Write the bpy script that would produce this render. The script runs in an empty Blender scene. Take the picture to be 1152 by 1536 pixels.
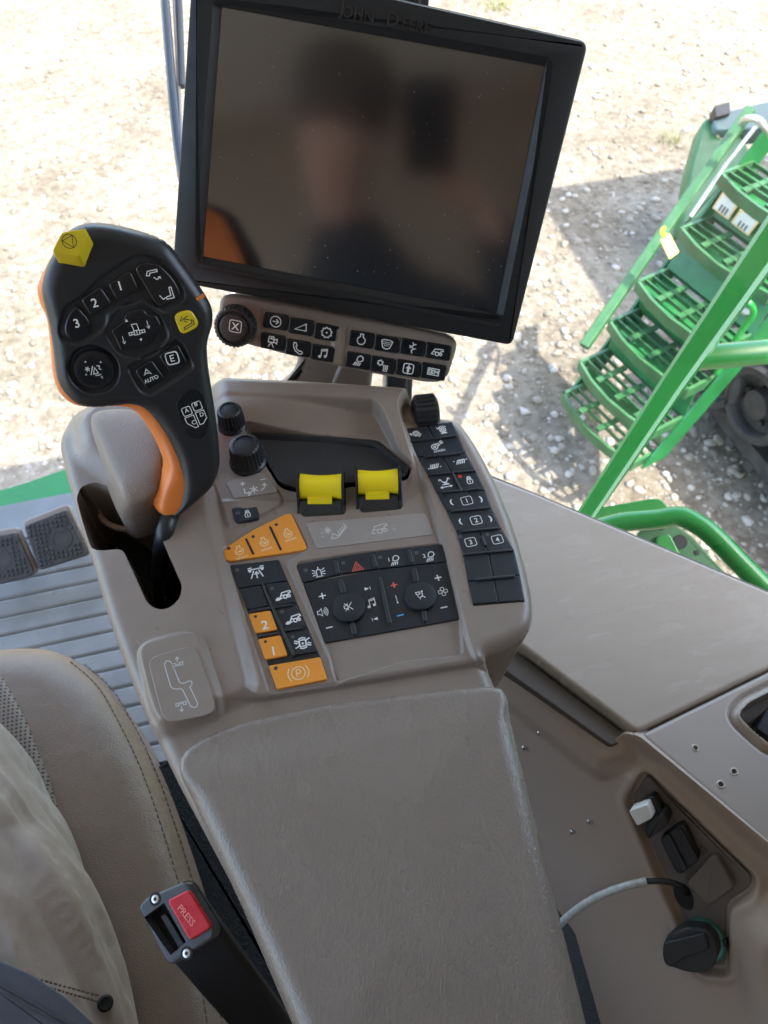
import bpy, math, random
import numpy as np
from mathutils import Vector
random.seed(7); rng = np.random.default_rng(7)
SC = bpy.context.scene; COL = SC.collection
# ------------------------------------------------------------------ camera model
CAMP = np.array([0.0, 0.0, 3.15]); PITCH, YAW, FOC = math.radians(55), math.radians(14), 1150.0
FH = np.array([math.sin(YAW), math.cos(YAW), 0.0])
FW = FH * math.cos(PITCH) + np.array([0, 0, -math.sin(PITCH)])
RT = np.array([math.cos(YAW), -math.sin(YAW), 0.0])
DN = np.cross(FW, RT)
Z3 = np.array([0, 0, 1.0]); X3 = np.array([1.0, 0, 0]); Y3 = np.array([0, 1.0, 0])
def ray(u, v): return FW + RT * ((u - 576) / FOC) + DN * ((v - 768) / FOC)
def at_z(u, v, z):
    r = ray(u, v); return CAMP + r * ((z - CAMP[2]) / r[2])
def at_d(u, v, d): return CAMP + ray(u, v) * d
def nrm(a): a = np.asarray(a, float); return a / np.linalg.norm(a)
class Frame:
    def __init__(s, o, n, x):
        s.o = np.asarray(o, float); s.n = nrm(n); x = np.asarray(x, float)
        s.ex = nrm(x - s.n * np.dot(x, s.n)); s.ey = np.cross(s.n, s.ex)
    def hit(s, u, v, h=0.0):
        r = ray(u, v); o = s.o + s.n * h
        return CAMP + r * (np.dot(o - CAMP, s.n) / np.dot(r, s.n))
    def uv(s, u, v, h=0.0):
        p = s.hit(u, v, h) - s.o; return np.array([np.dot(p, s.ex), np.dot(p, s.ey)])
    def uvs(s, pts, h=0.0): return np.array([s.uv(u, v, h) for u, v in pts])
    def P(s, ab, h=0.0):
        ab = np.atleast_2d(np.asarray(ab, float)); h = np.broadcast_to(np.asarray(h, float), (len(ab),))
        return s.o + ab[:, :1] * s.ex + ab[:, 1:2] * s.ey + h[:, None] * s.n
    def pxm(s, u, v, h=0.0):
        return 0.5 * (np.linalg.norm(s.uv(u + 1, v, h) - s.uv(u - 1, v, h)) )
# ------------------------------------------------------------------ objects
WL = {}
def wl(o): return WL[o.name] if o is not None else np.zeros(3)
def setp(o, label=None, cat=None, group=None, kind=None):
    if label: o['label'] = label
    if cat: o['category'] = cat
    if group: o['group'] = group
    if kind: o['kind'] = kind
    return o
def thing(name, loc, label, cat, group=None):
    o = bpy.data.objects.new(name, None); COL.objects.link(o); o.empty_display_size = .02
    o.location = [float(x) for x in loc]; WL[o.name] = np.asarray(loc, float)
    return setp(o, label, cat, group)
def mesh(name, V, F, mat, parent=None, smooth=40, label=None, cat=None, group=None, kind=None):
    V = np.asarray(V, float); c = (V.min(0) + V.max(0)) / 2
    if kind == 'structure': c = np.zeros(3)
    me = bpy.data.meshes.new(name); me.from_pydata((V - c).tolist(), [], [list(map(int, f)) for f in F]) if not isinstance(F, np.ndarray) else fast(me, V - c, F)
    me.materials.append(mat); me.update()
    if smooth:
        me.polygons.foreach_set('use_smooth', [True] * len(me.polygons))
        if smooth < 180: me.set_sharp_from_angle(angle=math.radians(smooth))
    o = bpy.data.objects.new(name, me); COL.objects.link(o); WL[o.name] = c
    if parent is not None: o.parent = parent; o.location = [float(x) for x in (c - wl(parent))]
    else: o.location = [float(x) for x in c]
    return setp(o, label, cat, group, kind)
def fast(me, V, F):
    n, k = F.shape
    me.vertices.add(len(V)); me.vertices.foreach_set('co', V.astype(np.float32).ravel())
    me.loops.add(n * k); me.loops.foreach_set('vertex_index', F.astype(np.int32).ravel())
    me.polygons.add(n); me.polygons.foreach_set('loop_start', np.arange(0, n * k, k, dtype=np.int32))
    me.update(calc_edges=True)
class MB:
    def __init__(s): s.V = []; s.F = []; s.n = 0
    def add(s, V, F):
        s.V += [list(map(float, v)) for v in V]; s.F += [[i + s.n for i in f] for f in F]; s.n = len(s.V); return s
    def build(s, name, mat, parent=None, **k): return mesh(name, s.V, s.F, mat, parent, **k)
# ------------------------------------------------------------------ 2D helpers
def ccw(p):
    p = np.asarray(p, float); x, y = p[:, 0], p[:, 1]
    return p if np.sum(x * np.roll(y, -1) - y * np.roll(x, -1)) > 0 else p[::-1].copy()
def rnd(p, r, n=4):
    p = np.asarray(p, float); out = []; m = len(p)
    if r <= 0: return p
    for i in range(m):
        a, b, c = p[i - 1], p[i], p[(i + 1) % m]
        la, lc = np.linalg.norm(a - b), np.linalg.norm(c - b)
        ta, tc = min(r, .48 * la), min(r, .48 * lc)
        s, e = b + (a - b) * ta / max(la, 1e-9), b + (c - b) * tc / max(lc, 1e-9)
        for k in range(n + 1):
            t = k / n; out.append((1 - t) ** 2 * s + 2 * t * (1 - t) * b + t * t * e)
    return np.array(out)
def cr(p, n=6, closed=True):
    p = np.asarray(p, float); m = len(p); out = []
    rngi = range(m) if closed else range(m - 1)
    for i in rngi:
        if closed: a, b, c, d = p[i - 1], p[i], p[(i + 1) % m], p[(i + 2) % m]
        else: a, b, c, d = p[max(i - 1, 0)], p[i], p[i + 1], p[min(i + 2, m - 1)]
        for k in range(n):
            t = k / n
            out.append(.5 * ((2 * b) + (c - a) * t + (2 * a - 5 * b + 4 * c - d) * t * t + (3 * b - a - 3 * c + d) * t ** 3))
    if not closed: out.append(p[-1])
    return np.array(out)
def inset(p, d):
    p = np.asarray(p, float); a = np.roll(p, 1, 0); b = np.roll(p, -1, 0)
    def nn(v):
        l = np.linalg.norm(v, axis=1, keepdims=True); v = v / np.maximum(l, 1e-12); return np.stack([-v[:, 1], v[:, 0]], 1)
    n1, n2 = nn(p - a), nn(b - p); m = n1 + n2; l = np.linalg.norm(m, axis=1, keepdims=True); m = m / np.maximum(l, 1e-9)
    k = np.clip(1 / np.maximum(np.sum(m * n1, 1, keepdims=True), .4), 1, 2)
    return p + m * d * k
def sdf(P, poly):
    P = np.asarray(P, np.float64); a = np.asarray(poly, np.float64); b = np.roll(a, -1, 0); e = b - a
    ee = np.maximum((e ** 2).sum(1), 1e-18); out = np.empty(len(P)); near = np.empty((len(P), 2))
    for i in range(0, len(P), 15000):
        q = P[i:i + 15000]; w = q[:, None, :] - a[None]
        t = np.clip((w * e[None]).sum(2) / ee, 0, 1); d = w - t[..., None] * e[None]; dd = (d ** 2).sum(2)
        j = dd.argmin(1); r = np.arange(len(q)); near[i:i + 15000] = a[j] + t[r, j][:, None] * e[j]
        ya, yb, y = a[:, 1][None], b[:, 1][None], q[:, 1][:, None]
        cond = (ya > y) != (yb > y)
        with np.errstate(divide='ignore', invalid='ignore'):
            xi = a[:, 0][None] + (y - ya) / (yb - ya) * e[:, 0][None]
        ins = (np.sum(cond & (q[:, 0][:, None] < xi), 1) % 2) == 1
        out[i:i + 15000] = np.where(ins, -1, 1) * np.sqrt(dd[r, j])
    return out, near
def ss(x, a, b): t = np.clip((x - a) / (b - a), 0, 1); return t * t * (3 - 2 * t)
def inside(P, poly, w): return ss(-sdf(P, poly)[0], -w, w)
# ------------------------------------------------------------------ solid builders
def loft(rings, cap0=True, cap1=True):
    n = len(rings[0]); V = np.concatenate(rings); F = []
    for k in range(len(rings) - 1):
        for i in range(n):
            j = (i + 1) % n; F.append([k * n + i, k * n + j, (k + 1) * n + j, (k + 1) * n + i])
    if cap0: F.append(list(range(n))[::-1])
    if cap1: F.append([(len(rings) - 1) * n + i for i in range(n)])
    return V, F
def slabg(fr, ab, h0, h1, bev=.0006, seg=3, dome=0):
    ab = ccw(ab); R = [fr.P(ab, h0)]
    if bev > 0:
        for k in range(seg + 1):
            t = math.pi / 2 * k / seg; R.append(fr.P(inset(ab, bev * (1 - math.cos(t))), h1 - bev * (1 - math.sin(t))))
        R.append(fr.P(inset(ab, bev * 1.25 + .00008), h1))
    else: R.append(fr.P(ab, h1))
    if dome:
        c = ab.mean(0)
        base = inset(ab, bev)
        for f, q in ((.8, .36), (.55, .7), (.3, .91), (.1, .99)): R.append(fr.P(c + (base - c) * f, h1 + dome * q))
    return loft(R)
def slab(name, fr, ab, h0, h1, mat, parent=None, bev=.0006, seg=3, dome=0, smooth=40, **k):
    V, F = slabg(fr, ab, h0, h1, bev, seg, dome); return mesh(name, V, F, mat, parent, smooth, **k)
def pslab(name, fr, px, h0, h1, mat, parent=None, r=.0012, bev=.0006, **k):
    return slab(name, fr, rnd(fr.uvs(px, h1), max(r, 2.4 * bev + .0002)), h0, h1, mat, parent, bev, **k)
def ringslab(fr, rings):  # list of (ab, h)
    return loft([fr.P(a, h) for a, h in rings], False, False)
def box(c, sx, sy, sz, ax=X3, ay=Y3, az=Z3):
    c = np.asarray(c, float); V = [c + ax * sx / 2 * i + ay * sy / 2 * j + az * sz / 2 * k for k in (-1, 1) for j in (-1, 1) for i in (-1, 1)]
    return V, [[0, 2, 3, 1], [4, 5, 7, 6], [0, 1, 5, 4], [2, 6, 7, 3], [0, 4, 6, 2], [1, 3, 7, 5]]
def tube(pts, r, n=12, sm=0, square=False, cap=True):
    pts = np.asarray(pts, float)
    if sm: pts = cr(pts, sm, False)
    m = len(pts); r = np.broadcast_to(np.asarray(r, float), (m,)) if np.ndim(r) == 0 or len(r) == m else np.interp(np.linspace(0, 1, m), np.linspace(0, 1, len(r)), r)
    T = np.gradient(pts, axis=0); T /= np.linalg.norm(T, axis=1, keepdims=True)
    up = nrm(np.cross(T[0], Z3 if abs(T[0][2]) < .9 else X3)); rings = []
    for i in range(m):
        up = nrm(up - T[i] * np.dot(up, T[i])); s = np.cross(T[i], up)
        if square: rings.append(np.array([pts[i] + (up * math.cos(a) + s * math.sin(a)) * r[i] for a in [math.pi / 4 + k * math.pi / 2 + e for k in range(4) for e in (-.18, .18)]]))
        else: rings.append(np.array([pts[i] + (up * math.cos(2 * math.pi * k / n) + s * math.sin(2 * math.pi * k / n)) * r[i] for k in range(n)]))
    return loft(rings, cap, cap)
def lathe(o, ax, prof, n=32, knurl=None):
    o = np.asarray(o, float); ax = nrm(ax); u = nrm(np.cross(ax, X3 if abs(ax[0]) < .8 else Y3)); w = np.cross(ax, u); R = []
    for r, h, *kk in prof:
        rr = [r * (1 + (kk[0] * (1 if math.cos(knurl * 2 * math.pi * k / n) > 0 else -1) if kk and knurl else 0)) for k in range(n)]
        R.append(np.array([o + ax * h + (u * math.cos(2 * math.pi * k / n) + w * math.sin(2 * math.pi * k / n)) * rr[k] for k in range(n)]))
    return loft(R)
def hfield(name, fr, poly, hf, step, mat, parent=None, skirt=.05, holes=(), flare=0, smooth=55, **k):
    poly = ccw(poly); lo, hi = poly.min(0) - step, poly.max(0) + step
    xs, ys = np.arange(lo[0], hi[0] + step, step), np.arange(lo[1], hi[1] + step, step)
    A, B = np.meshgrid(xs, ys); P = np.stack([A.ravel(), B.ravel()], 1)
    d, nr = sdf(P, poly); tag = np.zeros(len(P), int)
    m = np.abs(d) < .6 * step; P[m] = nr[m]; d[m] = 0; tag[m] = 1; ok = d <= 0
    for hi_, (hp, hd) in enumerate(holes):
        d2, n2 = sdf(P, hp); m = np.abs(d2) < .6 * step; P[m] = n2[m]; d2[m] = 0; tag[m] = 2 + hi_; ok &= d2 >= 0
    H = np.zeros(len(P)); H[ok] = hf(P[ok])
    nx, ny = len(xs), len(ys); I = np.arange(nx * ny).reshape(ny, nx)
    Q = np.stack([I[:-1, :-1], I[:-1, 1:], I[1:, 1:], I[1:, :-1]], -1).reshape(-1, 4); Q = Q[ok[Q].all(1)]
    # drop cells whose four corners were all snapped to one contour
    used = np.unique(Q); mp = -np.ones(len(P), int); mp[used] = np.arange(len(used)); Q = mp[Q]; P = P[used]; H = H[used]; tag = tag[used]
    V = fr.P(P, H)
    E = np.concatenate([Q[:, [0, 1]], Q[:, [1, 2]], Q[:, [2, 3]], Q[:, [3, 0]]]); key = np.sort(E, 1); kk = key[:, 0].astype(np.int64) * len(V) + key[:, 1]
    _, inv, cnt = np.unique(kk, return_inverse=True, return_counts=True); BE = E[cnt[inv] == 1]
    bv = np.unique(BE); nm = {int(v): len(V) + i for i, v in enumerate(bv)}
    dep = np.array([skirt if tag[v] < 2 else holes[tag[v] - 2][1] for v in bv]); c = P.mean(0)
    PB = P[bv] + (P[bv] - c) * (-flare * (tag[bv] < 2))[:, None]
    V2 = fr.P(PB, H[bv] - dep); S = np.array([[e[1], e[0], nm[int(e[0])], nm[int(e[1])]] for e in BE])
    return mesh(name, np.concatenate([V, V2]), np.concatenate([Q, S]), mat, parent, smooth, **k)
def edge_round(d, r): # d = distance inside
    x = np.clip(r - d, 0, r); return np.sqrt(np.maximum(r * r - x * x, 0)) - r
# ------------------------------------------------------------------ materials
def nt(name):
    m = bpy.data.materials.new(name); m.use_nodes = True; n = m.node_tree; n.nodes.clear()
    out = n.nodes.new('ShaderNodeOutputMaterial'); return m, n, out
def lk(n, a, b): n.links.new(a, b)
def srgb(*c): return tuple(((x / 255) / 12.92 if x / 255 < .04045 else ((x / 255 + .055) / 1.055) ** 2.4) for x in c)
def M(name, col, rough=.5, metal=0, spec=.5, bumps=(), var=.0, vscale=30, rvar=0, coat=0, coord='Object', sheen=0, stretch=None, vcol=None):
    m, n, out = nt(name); p = n.nodes.new('ShaderNodeBsdfPrincipled'); lk(n, p.outputs[0], out.inputs[0])
    p.inputs['Base Color'].default_value = (*col, 1); p.inputs['Roughness'].default_value = rough; p.inputs['Metallic'].default_value = metal
    p.inputs['Specular IOR Level'].default_value = spec; p.inputs['Coat Weight'].default_value = coat; p.inputs['Coat Roughness'].default_value = .15
    if sheen: p.inputs['Sheen Weight'].default_value = sheen
    tc = n.nodes.new('ShaderNodeTexCoord'); cs = tc.outputs[coord]
    if stretch:
        mp = n.nodes.new('ShaderNodeMapping'); mp.inputs['Scale'].default_value = stretch[:3]
        if len(stretch) > 3: mp.inputs['Rotation'].default_value = (0, 0, stretch[3])
        lk(n, cs, mp.inputs[0]); cs = mp.outputs[0]
    if var:
        t = n.nodes.new('ShaderNodeTexNoise'); t.inputs['Scale'].default_value = vscale; t.inputs['Detail'].default_value = 3; lk(n, cs, t.inputs['Vector'])
        r = n.nodes.new('ShaderNodeMixRGB'); r.inputs[1].default_value = (*[c * (1 - var) for c in col], 1); r.inputs[2].default_value = (*(vcol or [min(1, c * (1 + var)) for c in col]), 1)
        rp = n.nodes.new('ShaderNodeMapRange'); rp.inputs[1].default_value = .2; rp.inputs[2].default_value = .8; lk(n, t.outputs[0], rp.inputs[0]); lk(n, rp.outputs[0], r.inputs[0]); lk(n, r.outputs[0], p.inputs['Base Color'])
    if rvar:
        t = n.nodes.new('ShaderNodeTexNoise'); t.inputs['Scale'].default_value = vscale * 1.7; t.inputs['Detail'].default_value = 2; lk(n, cs, t.inputs['Vector'])
        rp = n.nodes.new('ShaderNodeMapRange'); rp.inputs[1].default_value = .2; rp.inputs[2].default_value = .8; rp.inputs[3].default_value = max(.03, rough - rvar); rp.inputs[4].default_value = min(1, rough + rvar)
        lk(n, t.outputs[0], rp.inputs[0]); lk(n, rp.outputs[0], p.inputs['Roughness'])
    if any(b[0] == 'dots' for b in bumps):
        t = n.nodes.new('ShaderNodeTexVoronoi'); t.voronoi_dimensions = '2D'; t.inputs['Scale'].default_value = 250; t.inputs['Randomness'].default_value = 0; lk(n, cs, t.inputs['Vector'])
        r_ = n.nodes.new('ShaderNodeMapRange'); r_.inputs[1].default_value = .24; r_.inputs[2].default_value = .32; lk(n, t.outputs['Distance'], r_.inputs[0])
        mx = n.nodes.new('ShaderNodeMixRGB'); mx.inputs[1].default_value = (.02, .015, .012, 1); lk(n, r_.outputs[0], mx.inputs[0]); src = p.inputs['Base Color'].links[0].from_socket; lk(n, src, mx.inputs[2]); lk(n, mx.outputs[0], p.inputs['Base Color'])
        bumps = [b for b in bumps if b[0] != 'dots']
    prev = None
    for kind, sc, st, di in bumps:
        if kind == 'noise':
            t = n.nodes.new('ShaderNodeTexNoise'); t.inputs['Scale'].default_value = sc; t.inputs['Detail'].default_value = 4; o = t.outputs[0]
        elif kind == 'dots':
            t = n.nodes.new('ShaderNodeTexVoronoi'); t.inputs['Scale'].default_value = sc; t.inputs['Randomness'].default_value = 0; o = t.outputs['Distance']
            r_ = n.nodes.new('ShaderNodeMapRange'); r_.inputs[1].default_value = .22; r_.inputs[2].default_value = .3; lk(n, o, r_.inputs[0]); o = r_.outputs[0]
        else:
            t = n.nodes.new('ShaderNodeTexVoronoi'); t.inputs['Scale'].default_value = sc; t.feature = 'DISTANCE_TO_EDGE' if kind == 'cells' else 'F1'; o = t.outputs['Distance']
            nz = n.nodes.new('ShaderNodeTexNoise'); nz.inputs['Scale'].default_value = sc * .8; lk(n, cs, nz.inputs['Vector'])
            mx = n.nodes.new('ShaderNodeMixRGB'); mx.blend_type = 'LINEAR_LIGHT'; mx.inputs[0].default_value = .6 / sc; lk(n, cs, mx.inputs[1]); lk(n, nz.outputs['Color'], mx.inputs[2]); lk(n, mx.outputs[0], t.inputs['Vector'])
            r_ = n.nodes.new('ShaderNodeMapRange'); r_.inputs[1].default_value = 0; r_.inputs[2].default_value = .25; lk(n, o, r_.inputs[0]); o = r_.outputs[0] if kind == 'cells' else o
        if kind in ('noise', 'dots'): lk(n, cs, t.inputs['Vector'])
        b = n.nodes.new('ShaderNodeBump'); b.inputs['Strength'].default_value = st; b.inputs['Distance'].default_value = di; lk(n, o, b.inputs['Height'])
        if prev: lk(n, prev.outputs[0], b.inputs['Normal'])
        prev = b
    if prev: lk(n, prev.outputs[0], p.inputs['Normal'])
    return m
def emis(name, col, s):
    m, n, out = nt(name); e = n.nodes.new('ShaderNodeEmission'); e.inputs[0].default_value = (*col, 1); e.inputs[1].default_value = s; lk(n, e.outputs[0], out.inputs[0]); return m
m_ridge = M('key_ridge_highlight', (.022, .025, .03), .34)  # lighter than the keys: the ridges' faint highlight is put into the colour
GR = ('noise', 1400, .25, .0004)
TAUPE = (.241, .194, .161)
m_taupe = M('taupe_plastic', TAUPE, .33, bumps=(('noise', 1100, .35, .0004),), var=.07, vscale=55, rvar=.08)
m_tgrain = M('taupe_grained_plastic', TAUPE, .45, bumps=(('v', 800, .6, .0006),), var=.05, vscale=25)
m_pad = M('pad_leatherette', (.206, .167, .137), .27, bumps=(('cells', 330, .26, .0005), ('noise', 30, .06, .002)), var=.04, vscale=14, rvar=.04, stretch=(1.6, .75, 1, .3))
m_seat = M('seat_leather', (.215, .152, .108), .36, bumps=(('cells', 420, .3, .0005), ('noise', 40, .3, .003)), var=.12, vscale=20, rvar=.06)
m_perf = M('perforated_leather', (.225, .168, .122), .5, bumps=(('dots', 230, 1.0, .003), ('cells', 500, .2, .0004)), var=.1, vscale=30)
m_black = M('soft_black_plastic', (.0150, .0165, .019), .4, bumps=(('noise', 2200, .12, .0002),), var=.12, vscale=60, rvar=.06)
m_key = M('rubber_key_black', (.0105, .014, .0195), .46, bumps=(('noise', 2600, .1, .0002),), var=.3, vscale=120, rvar=.1)
m_gloss = M('gloss_black_plastic', (.009, .0105, .013), .22, var=.1, vscale=60, rvar=.05)
m_bezel = M('display_bezel_black', (.0105, .011, .0125), .5, spec=.35, bumps=(('noise', 2400, .12, .0002),), rvar=.06, vscale=50)
m_bin = M('bin_dark_grey', (.026, .027, .030), .5, bumps=(('noise', 1500, .2, .0003),), var=.15, vscale=60)
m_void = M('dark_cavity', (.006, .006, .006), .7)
m_orange = M('orange_key_plastic', (.78, .285, .03), .42, bumps=(('noise', 2200, .08, .0002),), var=.06, vscale=40, rvar=.06)
m_oshell = M('orange_grip_shell', (.74, .2, .035), .4, bumps=(('noise', 1800, .12, .0002),), var=.05, vscale=40, rvar=.06)
m_yellow = M('yellow_plastic', (.66, .49, .02), .36, bumps=(('noise', 1500, .1, .0002),), var=.12, vscale=45, rvar=.06)
m_yrock = M('bright_yellow_plastic', (.86, .66, .012), .32, var=.05, vscale=45, rvar=.05)
m_white = M('white_print', (.72, .72, .70), .6)
m_print2 = M('grey_print', (.5, .5, .48), .6)
m_oprint = M('pale_print_on_orange', (.86, .62, .36), .6)
m_red = M('red_print', (.75, .12, .1), .5); m_blue = M('blue_print', (.1, .4, .75), .5)
m_ink = M('dark_print', (.03, .03, .02), .6)
m_plate = M('grey_label_plate', (.285, .25, .225), .38, bumps=(('noise', 1500, .1, .0002),), var=.05, vscale=40)
m_led = M('unlit_led', (.07, .075, .085), .3)
m_ledr = M('red_led', (.7, .05, .04), .3)
m_buckred = M('buckle_red', (.55, .012, .022), .3, var=.1, vscale=60, rvar=.08)
m_steel = M('steel', (.6, .6, .6), .3, 1)
m_wear = M('scratched_black', (.02, .02, .021), .45, bumps=(('noise', 800, .2, .0003),), var=.3, vscale=150)
m_tan = M('tan_side_panel', (.35, .275, .226), .44, bumps=(('noise', 1200, .1, .0003), ('noise', 9, .25, .006)), var=.06, vscale=8, rvar=.1)
m_tangl = M('tan_gloss_panel', (.365, .31, .258), .24, bumps=(('noise', 900, .08, .0003), ('noise', 5, .10, .006)), var=.03, vscale=5, rvar=.08, stretch=(2, 8, 1, .75))
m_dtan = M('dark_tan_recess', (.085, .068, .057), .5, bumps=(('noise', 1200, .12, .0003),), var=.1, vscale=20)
m_floor = M('grey_rubber_floor', (.168, .158, .142), .36, bumps=(('noise', 500, .2, .0006),), var=.25, vscale=14, rvar=.15)
m_carpet = M('black_carpet', (.008, .0075, .007), .95, bumps=(('noise', 500, 1, .004),), var=.5, vscale=250)
m_green = M('green_paint', (.012, .20, .03), .28, var=.12, vscale=6, rvar=.08, coat=.3)
m_dgreen = M('dark_green_paint', (.012, .11, .03), .4, var=.25, vscale=9, rvar=.1)
m_rubber = M('track_rubber', (.025, .026, .028), .8, bumps=(('noise', 60, .5, .01),), var=.4, vscale=12, vcol=(.06, .055, .05))
m_wheel = M('dusty_roller', (.045, .043, .042), .7, var=.4, vscale=10)
m_lgreen = M('weathered_green_paint', (.022, .10, .034), .38, var=.3, vscale=12, rvar=.15, vcol=(.045, .13, .05))
m_alu = M('galvanised_grating', (.55, .55, .54), .4, .8)
m_cloth = M('khaki_cotton', (.375, .318, .277), .85, bumps=(('noise', 1100, .6, .0007), ('noise', 60, .25, .003)), var=.1, vscale=35, sheen=.2)
m_denim = M('blue_grey_cloth', (.10, .115, .145), .85, bumps=(('noise', 1500, .4, .0006),), var=.15, vscale=90, sheen=.2)
m_thread = M('thread', (.16, .12, .09), .8)
m_skin = M('skin', (.50, .27, .2), .5, var=.1, vscale=25)
m_hair = M('hair', (.05, .03, .02), .6)
m_head = M('headliner', (.72, .70, .68), .9, var=.05, vscale=20)
m_whitep = M('white_plastic', (.75, .75, .74), .35, var=.04, vscale=60)
m_cable = M('clear_sleeve', (.45, .45, .43), .3, bumps=(('noise', 500, .5, .0008),), var=.3, vscale=200)
m_teal = M('teal_metal', (.1, .3, .27), .3, .6)
m_pedal = M('worn_pedal_rubber', (.022, .018, .016), .5, var=.4, vscale=80, rvar=.15, vcol=(.05, .042, .037))
m_rim = M('display_rim', (.24, .22, .2), .45)

DEBUG = False
EXPO = 2.97
# ------------------------------------------------------------------ printed icons and lettering
def ci(x, y, r, n=18, a0=0, a1=360): return [(x + r * math.cos(math.radians(a0 + (a1 - a0) * k / n)), y + r * math.sin(math.radians(a0 + (a1 - a0) * k / n))) for k in range(n + (0 if a1 - a0 == 360 else 1))]
def L(*p): return ('l', list(p))
def C(*p): return ('c', list(p))
def Fp(*p): return ('f', list(p))
def rr(x, y, w, h, r): return [tuple(q) for q in rnd([(x - w, y - h), (x + w, y - h), (x + w, y + h), (x - w, y + h)], r, 3)]
def gearp(x, y, r, n=9, k=.25): 
    o = []
    for i in range(n):
        for f, q in ((0, 1), (.28, 1 + k), (.5, 1 + k), (.78, 1)): a = 2 * math.pi * (i + f) / n; o.append((x + r * q * math.cos(a), y + r * q * math.sin(a)))
    return o
ENG = [(-.28, .95), (.28, .95), (.22, .75), (.22, .5)] + ci(0, -.15, .68, 14, 70, -250) + [(-.22, .5), (-.22, .75)]
LAMP = [C((-.25, .1), (-.05, .75), (.35, .95), (.75, .75), (.85, .3), (.55, .0), (.1, -.1))] + [L((-.35 - .0 + i * .28, -.2 - .02 * i), (-.75 + i * .33, -.85)) for i in range(4)]
COMB = [C((-.8, -.1), (-.6, .35), (.3, .45), (.8, .45), (.9, .2), (.5, .1), (.5, -.15)), C(*ci(-.1, -.4, .3, 12)), C(*ci(.55, -.4, .2, 10)), L((-.8, -.1), (-1.05, -.5), (-.6, -.6)), Fp((-.5, .38), (.2, .55), (.2, .42), (-.5, .28))]
LOCK = [C(*rr(0, -.35, .52, .5, .35)), L((-.36, .1), (-.36, .5), (-.2, .82), (.2, .82), (.36, .5), (.36, .1)), L((-.16, .12), (-.16, .45), (0, .6), (.16, .45), (.16, .12)), Fp(*ci(0, -.25, .13, 8)), L((0, -.3), (0, -.6))]
NOTE = [L((-.35, -.55), (-.35, .65), (.6, .85), (.6, -.35)), L((-.35, .4), (.6, .6)), Fp(*ci(-.56, -.6, .26, 10)), Fp(*ci(.38, -.42, .26, 10))]
SPK = [C((-.95, -.3), (-.6, -.3), (-.2, -.7), (-.2, .7), (-.6, .3), (-.95, .3))] + [L(*ci(-.25, 0, r, 8, -50, 50)) for r in (.45, .75, 1.05)]
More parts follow.
